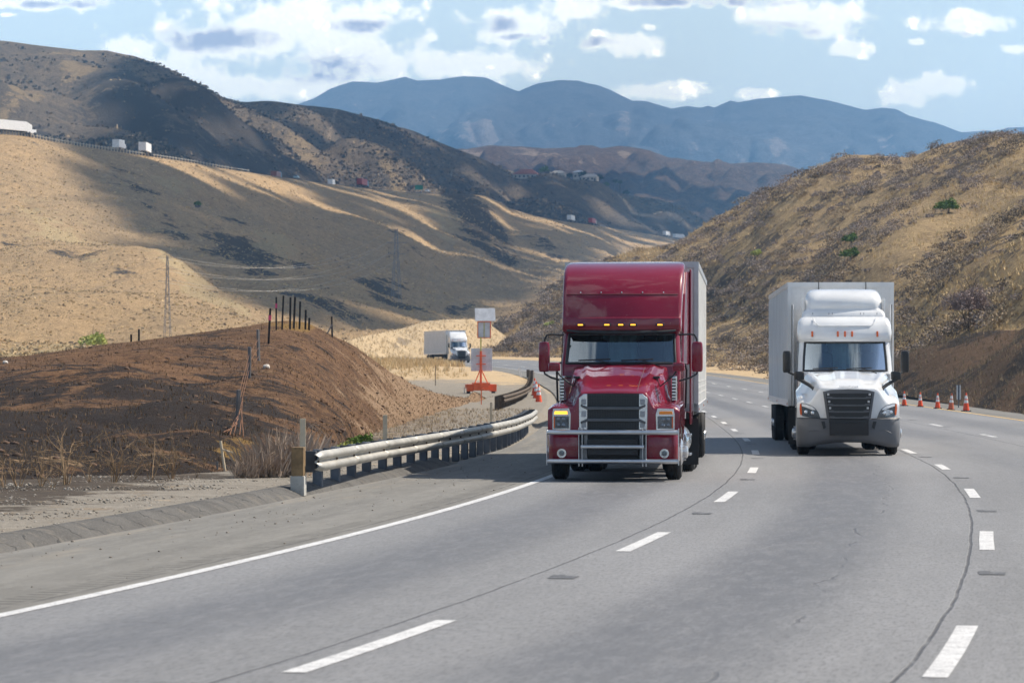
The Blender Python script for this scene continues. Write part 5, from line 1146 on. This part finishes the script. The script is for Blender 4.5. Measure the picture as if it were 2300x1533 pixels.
# ------------------------------------------------------------------ vegetation
def leafmat(name, c1, c2, tr=.25):
    m, b = newmat(name); ob = S(node('ShaderNodeTexCoord').outputs['Object']); g = node('ShaderNodeNewGeometry')
    n_ = noi(ob, .9, 4, .7); rr = S(g.outputs['Random Per Island']); setc(b, 'Base Color', mixc((n_*.9+rr*.6-.25).clamp(), c1, c2)); setc(b, 'Roughness', .8); setc(b, 'Specular IOR Level', .2); return m
LG = leafmat('bush_green', (.07,.13,.025), (.20,.29,.07)); LP = leafmat('pale_twigs', (.26,.19,.14), (.50,.40,.32)); LY = leafmat('lime_leaves', (.34,.38,.10), (.60,.62,.22)); LD = leafmat('tree_dark_green', (.02,.045,.022), (.05,.09,.04))
BR = [leafmat('brush_grey_brown', (.19,.155,.135), (.44,.365,.315)), leafmat('brush_tan', (.24,.18,.115), (.50,.39,.25)), leafmat('brush_dark', (.10,.082,.062), (.25,.20,.15)), leafmat('grass_gold', (.50,.37,.19), (.78,.61,.36)), leafmat('grass_pale', (.50,.38,.23), (.80,.66,.44))]
BARK = plain('bare_bark', (.10,.075,.055), .9, var=.3); TWIG = plain('dry_twig', (.30,.20,.11), .9, var=.35, vs=8); TWIGP = plain('pale_twig', (.50,.38,.28), .9, var=.25)
def leafcloud(rg, n, c, r, leaf, fill=.5, flat=1., up=.3):
    d = rg.normal(size=(n, 3)); d /= np.linalg.norm(d, axis=1)[:,None]; d[:,2] = np.abs(d[:,2])*1. - .15
    rad = (fill+(1-fill)*rg.random(n)**.6)[:,None]*(.75+.45*np.sin(d[:,:1]*5+c[0])*np.cos(d[:,1:2]*4+c[1])*.6+.0)
    p_ = d*rad*np.array(r)+np.array(c)
    a = rg.normal(size=(n, 3)); a[:,2] += up; a /= np.linalg.norm(a, axis=1)[:,None]; b = np.cross(a, rg.normal(size=(n, 3))); b /= np.linalg.norm(b, axis=1)[:,None]
    s = leaf*(.6+.8*rg.random((n, 1))); w = s*.45
    v = np.stack([p_-a*s-b*w*.3, p_-b*w+a*s*.1, p_+a*s, p_+b*w], 1).reshape(-1, 3)
    return v
def tufts(rg, P0, H, nb=9, w=.04, spread=.5):
    """blades: P0 (n,3), H (n,)"""
    n = len(P0); base = np.repeat(P0, nb, 0); h = np.repeat(H, nb)*(.55+.6*rg.random(n*nb)); th = rg.random(n*nb)*6.283
    off = np.stack([np.cos(th), np.sin(th), 0*th], 1)*(rg.random(n*nb)*.35*np.repeat(H, nb))[:,None]; side = np.stack([-np.sin(th), np.cos(th), 0*th], 1)
    tip = base+off*(1+spread*2)+np.stack([0*th, 0*th, h], 1); b0 = base+off*.6; ww = np.repeat(H, nb)*w
    mid = (b0+tip)/2+np.array([0, 0, 1.])*(h*.12)[:,None]
    return np.stack([b0-side*ww[:,None], b0+side*ww[:,None], mid+side*ww[:,None]*.7, tip], 1).reshape(-1, 3)
def quads_of(v): return np.arange(len(v)).reshape(-1, 4)
rg = np.random.default_rng(11)
def hill_pts(hn, n, ok, r0=0, jit=1.):
    px, py, Pn = HILLS[hn]; nr, nc = px.shape; out = []
    while len(out) < n:
        j = rg.random(n*3)*(nr-2); i = rg.random(n*3)*(nc-2); ji, ii = j.astype(int), i.astype(int); fj, fi = (j-ji)[:,None], (i-ii)[:,None]
        q = Pn[ji,ii]*(1-fj)*(1-fi)+Pn[ji+1,ii]*fj*(1-fi)+Pn[ji,ii+1]*(1-fj)*fi+Pn[ji+1,ii+1]*fj*fi
        # equal chance per picture area times gentle weighting by surface
        k = ok(px[ji,ii], py[ji,ii], q) > rg.random(len(j))
        out += list(q[k])
    return np.array(out[:n])
def in_cut(px, py): line = np.interp(px, [1950,2010,2100,2200,2300,2700], [870,785,747,703,668,535]); return (py > line) & (px > 1960)
def near_golden(px, py):
    line = np.interp(px, [1700,2010,2150,2300,2700], [905,770,690,640,500]); up = np.interp(px, [1700,2010,2300,2700], [800,735,560,430]); return (py < line) & (py > up) & (px > 1960)
def dens_bush(px, py, q):
    d = .85-.75*np.clip(blobs(px, py, [(2190,450,170,55,-12,1.),(2250,380,80,30,-10,.8),(1990,600,120,26,-35,.7),(1440,562,120,12,-8,.8),(1640,470,80,7,-38,.7),(1320,790,160,10,-8,.6),(2060,640,60,30,-35,.6)]), 0, 1)
    nn = np.array([noise.noise(Vector((a[0]*.06, a[1]*.035, 2.))) for a in q]); d = d*np.clip(.55+nn*1.6, .05, 1); d[in_cut(px, py)] = .0; d[near_golden(px, py)] *= .25; return d
bp_ = hill_pts('bushy_hill', 3100, dens_bush); V = []; MI = []
for k, c in enumerate(bp_):
    D = c[1]; s = (.65+rg.random()**1.5*1.55)*(.75+D/1300); n = int(80+70*s)
    v = leafcloud(rg, n, (0, 0, 0), (s*1.15, s*1.15, s*.85), .105*(.6+D/700), fill=.55)+c+[0, 0, s*.12]; V.append(v)
    mm = rg.choice([0, 0, 1, 2, 2] if c[2] < 20 else [0, 0, 0, 1, 2]); MI += [mm]*n
V = np.concatenate(V); tag(npmesh('brush', V, quads_of(V), BR[:3], mi=MI), kind='stuff')
def dens_grass(px, py, q): d = .35+.65*np.clip(blobs(px, py, [(2190,450,190,75,-12,1.),(2250,380,120,60,-10,.9),(1990,600,160,46,-35,.7),(1440,562,140,22,-8,.8),(1640,470,120,16,-38,.7),(2150,650,180,60,-28,.9),(1320,790,200,16,-8,.8)]), 0, 1); d[in_cut(px, py)] = .0; return d
gp = hill_pts('bushy_hill', 15000, dens_grass); v1 = tufts(rg, gp, (.20+.34*rg.random(len(gp)))*(.5+gp[:,1]/600), 7, .06, .9)
cp = hill_pts('bushy_hill', 2600, lambda px, py, q: in_cut(px, py)*1.); v2 = tufts(rg, cp, .10+.22*rg.random(len(cp)), 7, .045)
mi = [3]*(len(v1)//4)+[1]*(len(v2)//4); 
v = np.concatenate([v1, v2]); mi = np.array(mi); mi[len(v1)//4:][rg.random(len(v2)//4) < .45] = 2
tag(npmesh('hill_grass', v, quads_of(v), BR, mi=mi), kind='stuff')
# grass on the flats: in front of the distant truck, behind the guardrail, on the knoll
def flat_pts(n, a, b):
    out = []
    for _ in range(n):
        Y = rg.uniform(*a)**1.; t = rg.uniform(*b(Y)); q = RP(min(Y, 790), t); out.append((q.x, q.y, q.z+.12))
    return np.array(out)
fp = flat_pts(5200, (235, 470), lambda Y: (-60-(Y-235)*.3, -8.5-max(0, 290-Y)*.12)); v1 = tufts(rg, fp, (.35+.75*rg.random(len(fp)))*np.clip((fp[:,1]-200)/150, .4, 1.3), 8, .05)
fp = flat_pts(2600, (372, 414), lambda Y: (-26, -4.2)); v1b = tufts(rg, fp, .35+.5*rg.random(len(fp)), 8, .06)
fp2 = flat_pts(5200, (62, 150), lambda Y: (-14, -4.0)); fp2[:,2] += .0; v2 = tufts(rg, fp2, .04+.10*rg.random(len(fp2)), 6, .04, .6)
kp = hill_pts('grass_knoll', 1600, lambda px, py, q: .6+0*px); v3 = tufts(rg, kp, .25+.4*rg.random(len(kp)), 7, .05)
v = np.concatenate([v1, v1b, v3, v2]); mi = np.array([3]*(len(v1)//4+len(v1b)//4)+[4]*(len(v3)//4)+[1]*(len(v2)//4)); k = len(v2)//4; mi[-k:][rg.random(k) < .3] = 4; mi[-k:][rg.random(k) < .25] = 2
tag(npmesh('dry_grass', v, quads_of(v), BR, mi=mi), kind='stuff')
# clumps of grass and brush that roughen the distant hillsides
def clump(rg, P0, S_, n=4, hf=.7):
    k = len(P0); base = np.repeat(P0, n, 0)+rg.normal(size=(k*n, 3))*np.repeat(S_, n)[:,None]*[.5, .5, .12]; s = np.repeat(S_, n)[:,None]*(.5+.6*rg.random((k*n, 1)))
    th = rg.random(k*n)*3.14; sd = np.stack([np.cos(th), np.sin(th)*.6, 0*th], 1); up = np.array([0, 0, 1.])+rg.normal(size=(k*n, 3))*.35
    return np.stack([base-sd*s*.5, base+sd*s*.5, base+sd*s*.35+up*s*hf, base-sd*s*.3+up*s*hf*1.1], 1).reshape(-1, 3)
ap = hill_pts('golden_hill', 26000, lambda px, py, q: np.where((px > -80) & (px < 1650), .35+.5*np.clip(1-q[:,1]/1600, 0, 1), 0.)); v = clump(rg, ap, (.22+.40*rg.random(len(ap))**2)*(.6+ap[:,1]/1500), 3, .4)
AC = [leafmat('slope_grass_gold', (.55,.39,.19), (.80,.60,.33)), leafmat('slope_grass_grey', (.34,.26,.16), (.55,.43,.27)), leafmat('slope_brush_dark', (.14,.115,.085), (.28,.22,.15))]
mi = np.repeat(rg.choice([0, 1, 2], size=len(ap), p=[.60, .34, .06]), 3); tag(npmesh('hillside_grass', v, quads_of(v), AC, mi=mi), kind='stuff')
bp2 = hill_pts('scrub_hill', 26000, lambda px, py, q: np.where(px > -80, np.clip(.35+1.3*np.array([noise.noise(Vector((a[0]*.006, a[1]*.004, 7.))) for a in q]), .05, 1), 0.)); v = clump(rg, bp2, (.8+2.0*rg.random(len(bp2))**2), 3, .5)
mi = np.repeat(rg.choice([0, 1, 2], size=len(bp2), p=[.22, .43, .35]), 3); AB = [leafmat('far_scrub_tan', (.28,.20,.12), (.44,.33,.20)), leafmat('far_scrub_brown', (.13,.10,.07), (.25,.19,.13)), leafmat('far_scrub_dark', (.05,.047,.038), (.12,.105,.08))]
tag(npmesh('hillside_scrub', v, quads_of(v), AB, mi=mi), kind='stuff')
# (mound cover): charred tufts, stubble and small clods
mp = hill_pts('burned_mound', 10000, lambda px, py, q: np.where(px > -60, 1., .1)*np.where(q[:,2] > .12, 1., 0)); v = tufts(rg, mp, .035+.085*rg.random(len(mp))**2, 5, .05, .5)
mi = rg.choice([0, 1, 2], size=len(v)//4, p=[.45, .3, .25]); CT_ = [leafmat('stubble_brown', (.13,.075,.04), (.24,.14,.075)), leafmat('stubble_tan', (.24,.16,.09), (.40,.28,.16)), leafmat('stubble_black', (.012,.011,.010), (.04,.035,.03))]
tag(npmesh('burned_stubble', v, quads_of(v), CT_, mi=mi), kind='stuff')
ROCKM = plain('roadside_stone', (.22,.19,.155), .9, var=.4, vs=9, bump=.4)
def stones(n, pts, s0, s1, nm, mat):
    bmx = bmesh.new(); bmesh.ops.create_icosphere(bmx, subdivisions=1, radius=1.); bv = np.array([v_.co[:] for v_ in bmx.verts]); bf = np.array([[v_.index for v_ in f.verts] for f in bmx.faces]); bmx.free(); V = []; Fq = []
    for k, c in enumerate(pts):
        s = s0+(s1-s0)*rg.random()**3; w = bv*(1+.35*rg.normal(size=(len(bv), 1))*.6)*[s, s*(.7+.5*rg.random()), s*.6]; V.append(w+c); Fq.append(bf+k*len(bv))
    tag(npmesh(nm, np.concatenate(V), np.concatenate(Fq), mat, tris=True), kind='stuff')
gpts = []
for _ in range(9000):
    Y = rg.uniform(33, 66); t = -3.6-rg.random()**.8*8; q = RP(Y, t); gpts.append((q.x, q.y, q.z+.10))
stones(0, gpts[:5000], .010, .034, 'gravel', ROCKM); stones(0, gpts[5000:], .010, .034, 'pale_gravel', plain('pale_gravel_stone', (.33,.30,.26), .9, var=.3, vs=9))
stones(0, [tuple(c) for c in hill_pts('burned_mound', 700, lambda px, py, q: np.where(px > -60, 1., 0.))], .02, .10, 'clods', plain('earth_clod', (.10,.06,.04), .95, var=.5, vs=6))
dpts = []
for _ in range(260):
    Y = rg.uniform(28, 75); t = -rg.random()**.5*2.9-.1; q = RP(Y, t); dpts.append((q.x, q.y, q.z+.002))
stones(0, dpts, .006, .022, 'shoulder_debris', ROCKM)
for px, py, s, lb in ((599,834,.11,'pale rounded stone on the burned mound below the fence'), (12,815,.09,'small pale stone near the left end of the mound top')):
    c = mound_at(px, py); bmx = bmesh.new(); bmesh.ops.create_icosphere(bmx, subdivisions=2, radius=s)
    for v_ in bmx.verts: v_.co *= 1+.25*noise.noise(v_.co*14); v_.co.z *= .7
    me = bpy.data.meshes.new('stone'); bmx.to_mesh(me); bmx.free(); me.materials.append(plain('pale_stone', (.55,.50,.44), .9)); o = bpy.data.objects.new('stone', me); C.objects.link(o); o.location = c+Vector((0, 0, s*.4)); tag(o, lb, 'stone')
def bare(rg_, h, mat, n=7, r=.012, spread=.7, depth=3):
    m = MB()
    def br(p, d, l, r_, k):
        pts = [p]; q = p
        for _ in range(3): d = (d+Vector(rg_.normal(size=3))*.16).normalized(); q = q+d*l/3; pts.append(q)
        m.tube(pts, [r_, r_*.85, r_*.7, r_*.5], 4, caps=False)
        if k:
            for _ in range(2 if k > 1 else 2): br(pts[rg_.integers(1, 4)], (d+Vector(rg_.normal(size=3))*.55).normalized(), l*.62, r_*.6, k-1)
    for k in range(n):
        a = rg_.random()*6.283; s = spread*rg_.random(); br(Vector((.05*math.cos(a), .05*math.sin(a), -.02)), Vector((math.cos(a)*s, math.sin(a)*s, 1)).normalized(), h*(.45+.25*rg_.random()), r, depth)
    return m
gnd = lambda px, py: (lambda Y: Vector(((px-CX)/F*Y, Y, .12)))((CH-.12)*F/(py-HY))
protos = [bare(np.random.default_rng(s_), 1., TWIG, n=n_, r=.011).build('stems', TWIG, None, smooth=0) for s_, n_ in ((1, 7), (2, 5), (3, 9))]
for o in protos: C.objects.unlink(o)
GB = 'scorched bare shrubs along the foot of the burned mound'
for k, (px, py, h, lb) in enumerate([(10,1092,.55,'thin scorched shrub at the left edge of the photo'),(42,1090,.75,'tall single stemmed scorched shrub near the left edge'),(92,1090,.62,'low fan shaped scorched shrub left of the widest one'),(150,1088,1.02,'widest and tallest bare tan shrub in front of the mound'),(200,1080,.55,'small forked dead stem right of the widest bare shrub'),(255,1082,.8,'upright reddish dead shrub left of middle of the mound foot'),(300,1076,.5,'short dry stem clump below the dark mound'),(338,1075,.9,'bushy bare shrub with a long branch leaning right'),(385,1072,.75,'slender dead shrub leaning right toward the broken post'),(440,1070,.35,'tiny dead tuft left of the broken post'),(118,1094,.4,'small dark dead stem in front of the widest shrub')]):
    t = empty('bare_shrub', gnd(px, py), k*1.7, label=lb, cat='dead shrub', group=GB); o = protos[k % 3].copy(); C.objects.link(o); o.parent = t; o.scale = (h, h, h)
def bush(base, r, n, leaf, mat, label, cat='bush', nm='bush', group=None, stems=True, tall=1.):
    t = empty(nm, base, label=label, cat=cat, group=group); v = leafcloud(rg, n, (0, 0, 0), (r, r, r*.8*tall), leaf, fill=.35); v[:,2] += r*.35*tall
    o = npmesh('foliage', v, quads_of(v), mat); o.parent = t
    if stems: b = bare(np.random.default_rng(int(n)), r*1.3, BARK, n=6, r=r*.02, depth=1).build('stems', BARK, t, smooth=0)
    return t
GD = 'pale dry bushes by the guardrail end'
for px, py, r, lb in ((640,1068,.55,'large pale pinkish dry bush left of the timber end post'), (585,1070,.36,'smaller pale dry bush farther left of the end post'), (668,1055,.42,'pale dry bush directly behind the timber end post'), (715,1040,.34,'pale dry bush behind the first guardrail panels'), (545,1072,.22,'low straw coloured tuft bush beside the broken post')):
    b_ = gnd(px, py); b_.y += .3; t = empty('dry_bush', b_, label=lb, cat='bush', group=GD)
    v = tufts(rg, rg.normal(size=(60, 3))*[r*.4, r*.4, 0]+[0, 0, 0], r*(.7+.9*rg.random(60)), 9, .012, .7); o = npmesh('foliage', v, quads_of(v), LP); o.parent = t
    bare(np.random.default_rng(px), r*1.7, TWIGP, n=12, r=.008, depth=2).build('stems', TWIGP, t, smooth=0)
bush(Vector(((815-CX)/F*76, 76, .12)), .46, 520, .05, LG, 'leafy bright green shrub behind the near guardrail'); 
bush(Vector(((778-CX)/F*75, 75, .12)), .3, 260, .04, LY, 'small yellow green shrub left of the leafy green one behind the guardrail')
for px, py, rp, mt, lb in ((2131,490,26,LG,'round dark green bush high on the right hill'), (1912,562,18,LG,'upper of the two green bushes above the white truck'), (1912,598,21,LG,'lower of the two green bushes above the white truck'), (1600,800,14,LG,'green bush beside the red truck trailer at the foot of the hill'), (1236,735,12,LY,'yellow green bush left of the red truck cab on the hillside'), (1700,555,12,LY,'dull olive bush on the slope above the gap between the trucks')):
    c = sample('bushy_hill', px, py); bush(c, rp/F*c.y*1.35, 900, .16*(.5+c.y/600), mt, lb)
c = sample('golden_hill', 215, 778); bush(c+Vector((0, 0, -.2)), 34/F*c.y*1.15, 900, .22, LY, 'lime green bush just beyond the crest of the burned mound')
c = sample('golden_hill', 445, 456); bush(c, 9/F*c.y, 200, .5, LG, 'lone dark green bush in the middle of the golden hillside', stems=False)
for px, py, rp, mt, lb in ((118,300,20,LY,'pale green tree on the dark hill above the leftmost truck'), (140,318,17,LG,'dull green tree below the pale green one on the dark hill'), (160,322,15,LG,'small green tree right of the pale green one on the dark hill')):
    c = sample('scrub_hill', px, py); t = bush(c, rp/F*c.y, 500, 1.1, mt, lb, 'tree', 'tree')
# dead tree above the cut slope
c = sample('bushy_hill', 2178, 700); dtp = empty('dead_tree', c, label='bare grey dead tree above the burned cut slope at right', cat='tree'); hh = 130/F*c.y
tm = MB(); rgt = np.random.default_rng(21)
def tbr(p, d, l, r_, k):
    pts = [p]; q = p
    for _ in range(4): d = (d+Vector(rgt.normal(size=3))*.14).normalized(); q = q+d*l/4; pts.append(q)
    tm.tube(pts, [r_, r_*.85, r_*.75, r_*.65, r_*.5], 5, caps=False)
    if k:
        for _ in range(4): tbr(pts[rgt.integers(1, 5)], (d*.7+Vector(rgt.normal(size=3))*.6+Vector((0, 0, .15))).normalized(), l*.62, r_*.55, k-1)
tbr(Vector((0, 0, -.2)), Vector((-.15, 0, 1)), hh*.6, .055, 4); tbr(Vector((0, 0, -.2)), Vector((.5, 0, .8)), hh*.5, .05, 4); tbr(Vector((0, 0, -.2)), Vector((-.6, 0, .7)), hh*.4, .04, 4); tm.build('branches', BARK, dtp, smooth=0)
v = leafcloud(rg, 7000, (0, 0, 0), (hh*.55, hh*.5, hh*.5), .07, fill=.2); v[:,2] += hh*.38; o = npmesh('twigs', v, quads_of(v), leafmat('mauve_twigs', (.20,.15,.135), (.42,.33,.30))); o.parent = dtp
# ------------------------------------------------------------------ houses and trees on the far spur
WALL = plain('house_cream_wall', (.62,.55,.46), .9); ROOF = plain('house_tile_roof', (.34,.12,.08), .9); ROOFW = plain('house_white_roof', (.75,.75,.74), .7)
def spur(px, py, dz=0.): c = sample('scrub_hill', px, py); return c+Vector((0, 0, dz))
def house(px, py, w, h, label, rm, d=9.):
    c = spur(px, py); t = empty('house', c+Vector((0, 0, -1.0)), -.25, label=label, cat='house', group='houses on the far spur'); m = MB(); m.box((0, 0, h/2), (w, d, h)); m.build('wall', WALL, t, smooth=0)
    m = MB(); e = .6; m.add([(-w/2-e,-d/2-e,h),(w/2+e,-d/2-e,h),(w/2+e,d/2+e,h),(-w/2-e,d/2+e,h),(-w/4,0,h+w*.22),(w/4,0,h+w*.22)], [(0,1,5,4),(1,2,5),(2,3,4,5),(3,0,4),(3,2,1,0)]); m.build('roof', rm, t, smooth=0)
    for k in range(max(1, int(w/4))):
        m = MB(); m.box((-w/2+2+k*3.6, -d/2-.03, h*.55), (1.5, .12, 1.5)); m.build('window', DARKG, t, smooth=0)
    m = MB(); m.box((w/2-1.6, -d/2-.03, 1.1), (1.2, .12, 2.2)); m.build('door', DARKG, t, smooth=0)
house(1181,402,20,4,'house with red tiled roof at the left end of the far spur', ROOF); house(1252,412,12,6,'cream gabled house in the middle of the far spur', WALL); house(1300,420,8,7,'narrow house with a white roof among trees on the far spur', ROOFW); house(1328,430,13,3.5,'long low cream house at the right of the far spur', WALL)
def ftree(px, py, r, label): c = spur(px, py, -.5); t = empty('tree', c, label=label, cat='tree', group='trees on the far spur'); v = leafcloud(rg, 160, (0, 0, 0), (r, r, r*.9), 1.1, fill=.3); v[:,2] += r*.9; o = npmesh('crown', v, quads_of(v), LD if px % 2 else LG); o.parent = t; m = MB(); m.tube([(0, 0, -1), (0, 0, r)], .4, 5); m.build('trunk', BARK, t)
for px, py, r, lb in ((1222,408,6,'wide green tree left of the cream gabled house'),(1237,406,4.5,'green tree touching the cream gabled house'),(1281,415,4.5,'dark tree between the two middle houses on the far spur'),(1311,424,5,'dark round tree right of the white roofed house'),(1345,432,4.5,'low tree at the right end of the long low house'),(1364,432,3.5,'small tree left of the far palms'),(1409,436,4.,'small tree right of the far palms')): ftree(px, py, r, lb)
for px, py, h, lb in ((1381,434,11,'left of the two tall palms on the far spur'),(1395,436,12,'right of the two tall palms on the far spur')):
    c = spur(px, py, -.5); t = empty('palm_tree', c, label=lb, cat='palm tree', group='palm trees on the far spur'); m = MB(); m.tube([(0, 0, -1), (0, 0, h)], .35, 6); m.build('trunk', BARK, t); v = leafcloud(rg, 70, (0, 0, 0), (2.4, 2.4, 1.6), 1.3, fill=.2); v[:,2] += h; o = npmesh('crown', v, quads_of(v), LD); o.parent = t
# ------------------------------------------------------------------ clouds above the frame, whose shadows lie on the hills
CLM, _b = newmat('cloud_white'); setc(_b, 'Base Color', (.85,.87,.9)); setc(_b, 'Roughness', 1.)
def cloud(pts, H, sp, seed, holes=()):
    rg = random.Random(seed); poly = []
    for px, py, D in pts:
        q = sample(D, px, py) if isinstance(D, str) else P(px, py, D); k = (H-q.z)/SV.z; poly.append((q.x+SV.x*k, q.y+SV.y*k))
    hl = []
    for px, py, D, r in holes:
        q = sample(D, px, py); k = (H-q.z)/SV.z; hl.append((q.x+SV.x*k, q.y+SV.y*k, r))
    def inside(x, y):
        c = False
        for (x1, y1), (x2, y2) in zip(poly, poly[1:]+poly[:1]):
            if (y1 > y) != (y2 > y) and x < (x2-x1)*(y-y1)/(y2-y1)+x1: c = not c
        return c and not any((x-a)**2+(y-b)**2 < r*r for a, b, r in hl)
    bmx = bmesh.new(); bmesh.ops.create_icosphere(bmx, subdivisions=1, radius=1.); bv = np.array([v_.co[:] for v_ in bmx.verts]); bf = np.array([[v_.index for v_ in f.verts] for f in bmx.faces]); bmx.free()
    V, Fs = [], []; o = 0
    x0, x1 = min(a for a, b in poly), max(a for a, b in poly); y0, y1 = min(b for a, b in poly), max(b for a, b in poly)
    y = y0
    while y < y1:
        s = sp*(1+max(0, (y-1450))/2400); x = x0
        while x < x1:
            X_, Y_ = x+rg.uniform(-.3, .3)*s, y+rg.uniform(-.3, .3)*s
            if inside(X_, Y_) and rg.random() > (.02 if y < 1750 else .22):
                r = s*(rg.uniform(.85, 1.1) if y < 1800 else rg.uniform(.62, .9)); V.append(bv*[r, r, r*.5]+[X_, Y_, H+rg.uniform(0, .5)*s+r*.4]); Fs.append(bf+o); o += len(bv)
            x += s
        y += s
    ob = npmesh('cloud', np.concatenate(V), np.concatenate(Fs), CLM, smooth=True, tris=True); tag(ob, kind='structure')
GH, SH = 'golden_hill', 'scrub_hill'
cloud([(205,322,GH),(275,380,GH),(345,440,GH),(415,500,GH),(485,570,GH),(560,632,GH),(640,690,GH),(740,722,GH),(900,745,GH),(1120,735,GH),(1300,640,GH),(1600,560,2400),(1950,560,3400),(1900,450,4100),(1700,440,4350),(1500,420,4400),(1350,400,4350),(1200,385,4300),(1050,380,4100),(1060,340,2800),(900,270,2700),(600,215,2500),(345,140,2260),(285,170,SH),(270,240,SH),(215,300,SH)],
      1500, 21, 3, holes=[(425,388,GH,44),(520,400,GH,40),(610,418,GH,36),(700,438,GH,30),(690,300,SH,60),(580,262,SH,60),(900,400,SH,45),(760,270,SH,45)])
# ------------------------------------------------------------------ haze
hz = MB(); hz.box((0, 5400, 395), (15000, 16000, 1010)); ho = hz.build('haze', [], smooth=0)
hm = bpy.data.materials.new('haze'); hm.use_nodes = True; S.nt = hm.node_tree; hm.node_tree.nodes.clear()
pv = node('ShaderNodeVolumePrincipled', {'Color': (.29,.59,1.,1), 'Density': 1.3e-4, 'Anisotropy': 0.0}); oo = node('ShaderNodeOutputMaterial'); hm.node_tree.links.new(pv.outputs[0], oo.inputs['Volume'])
ho.data.materials.append(hm); tag(ho, kind='stuff')
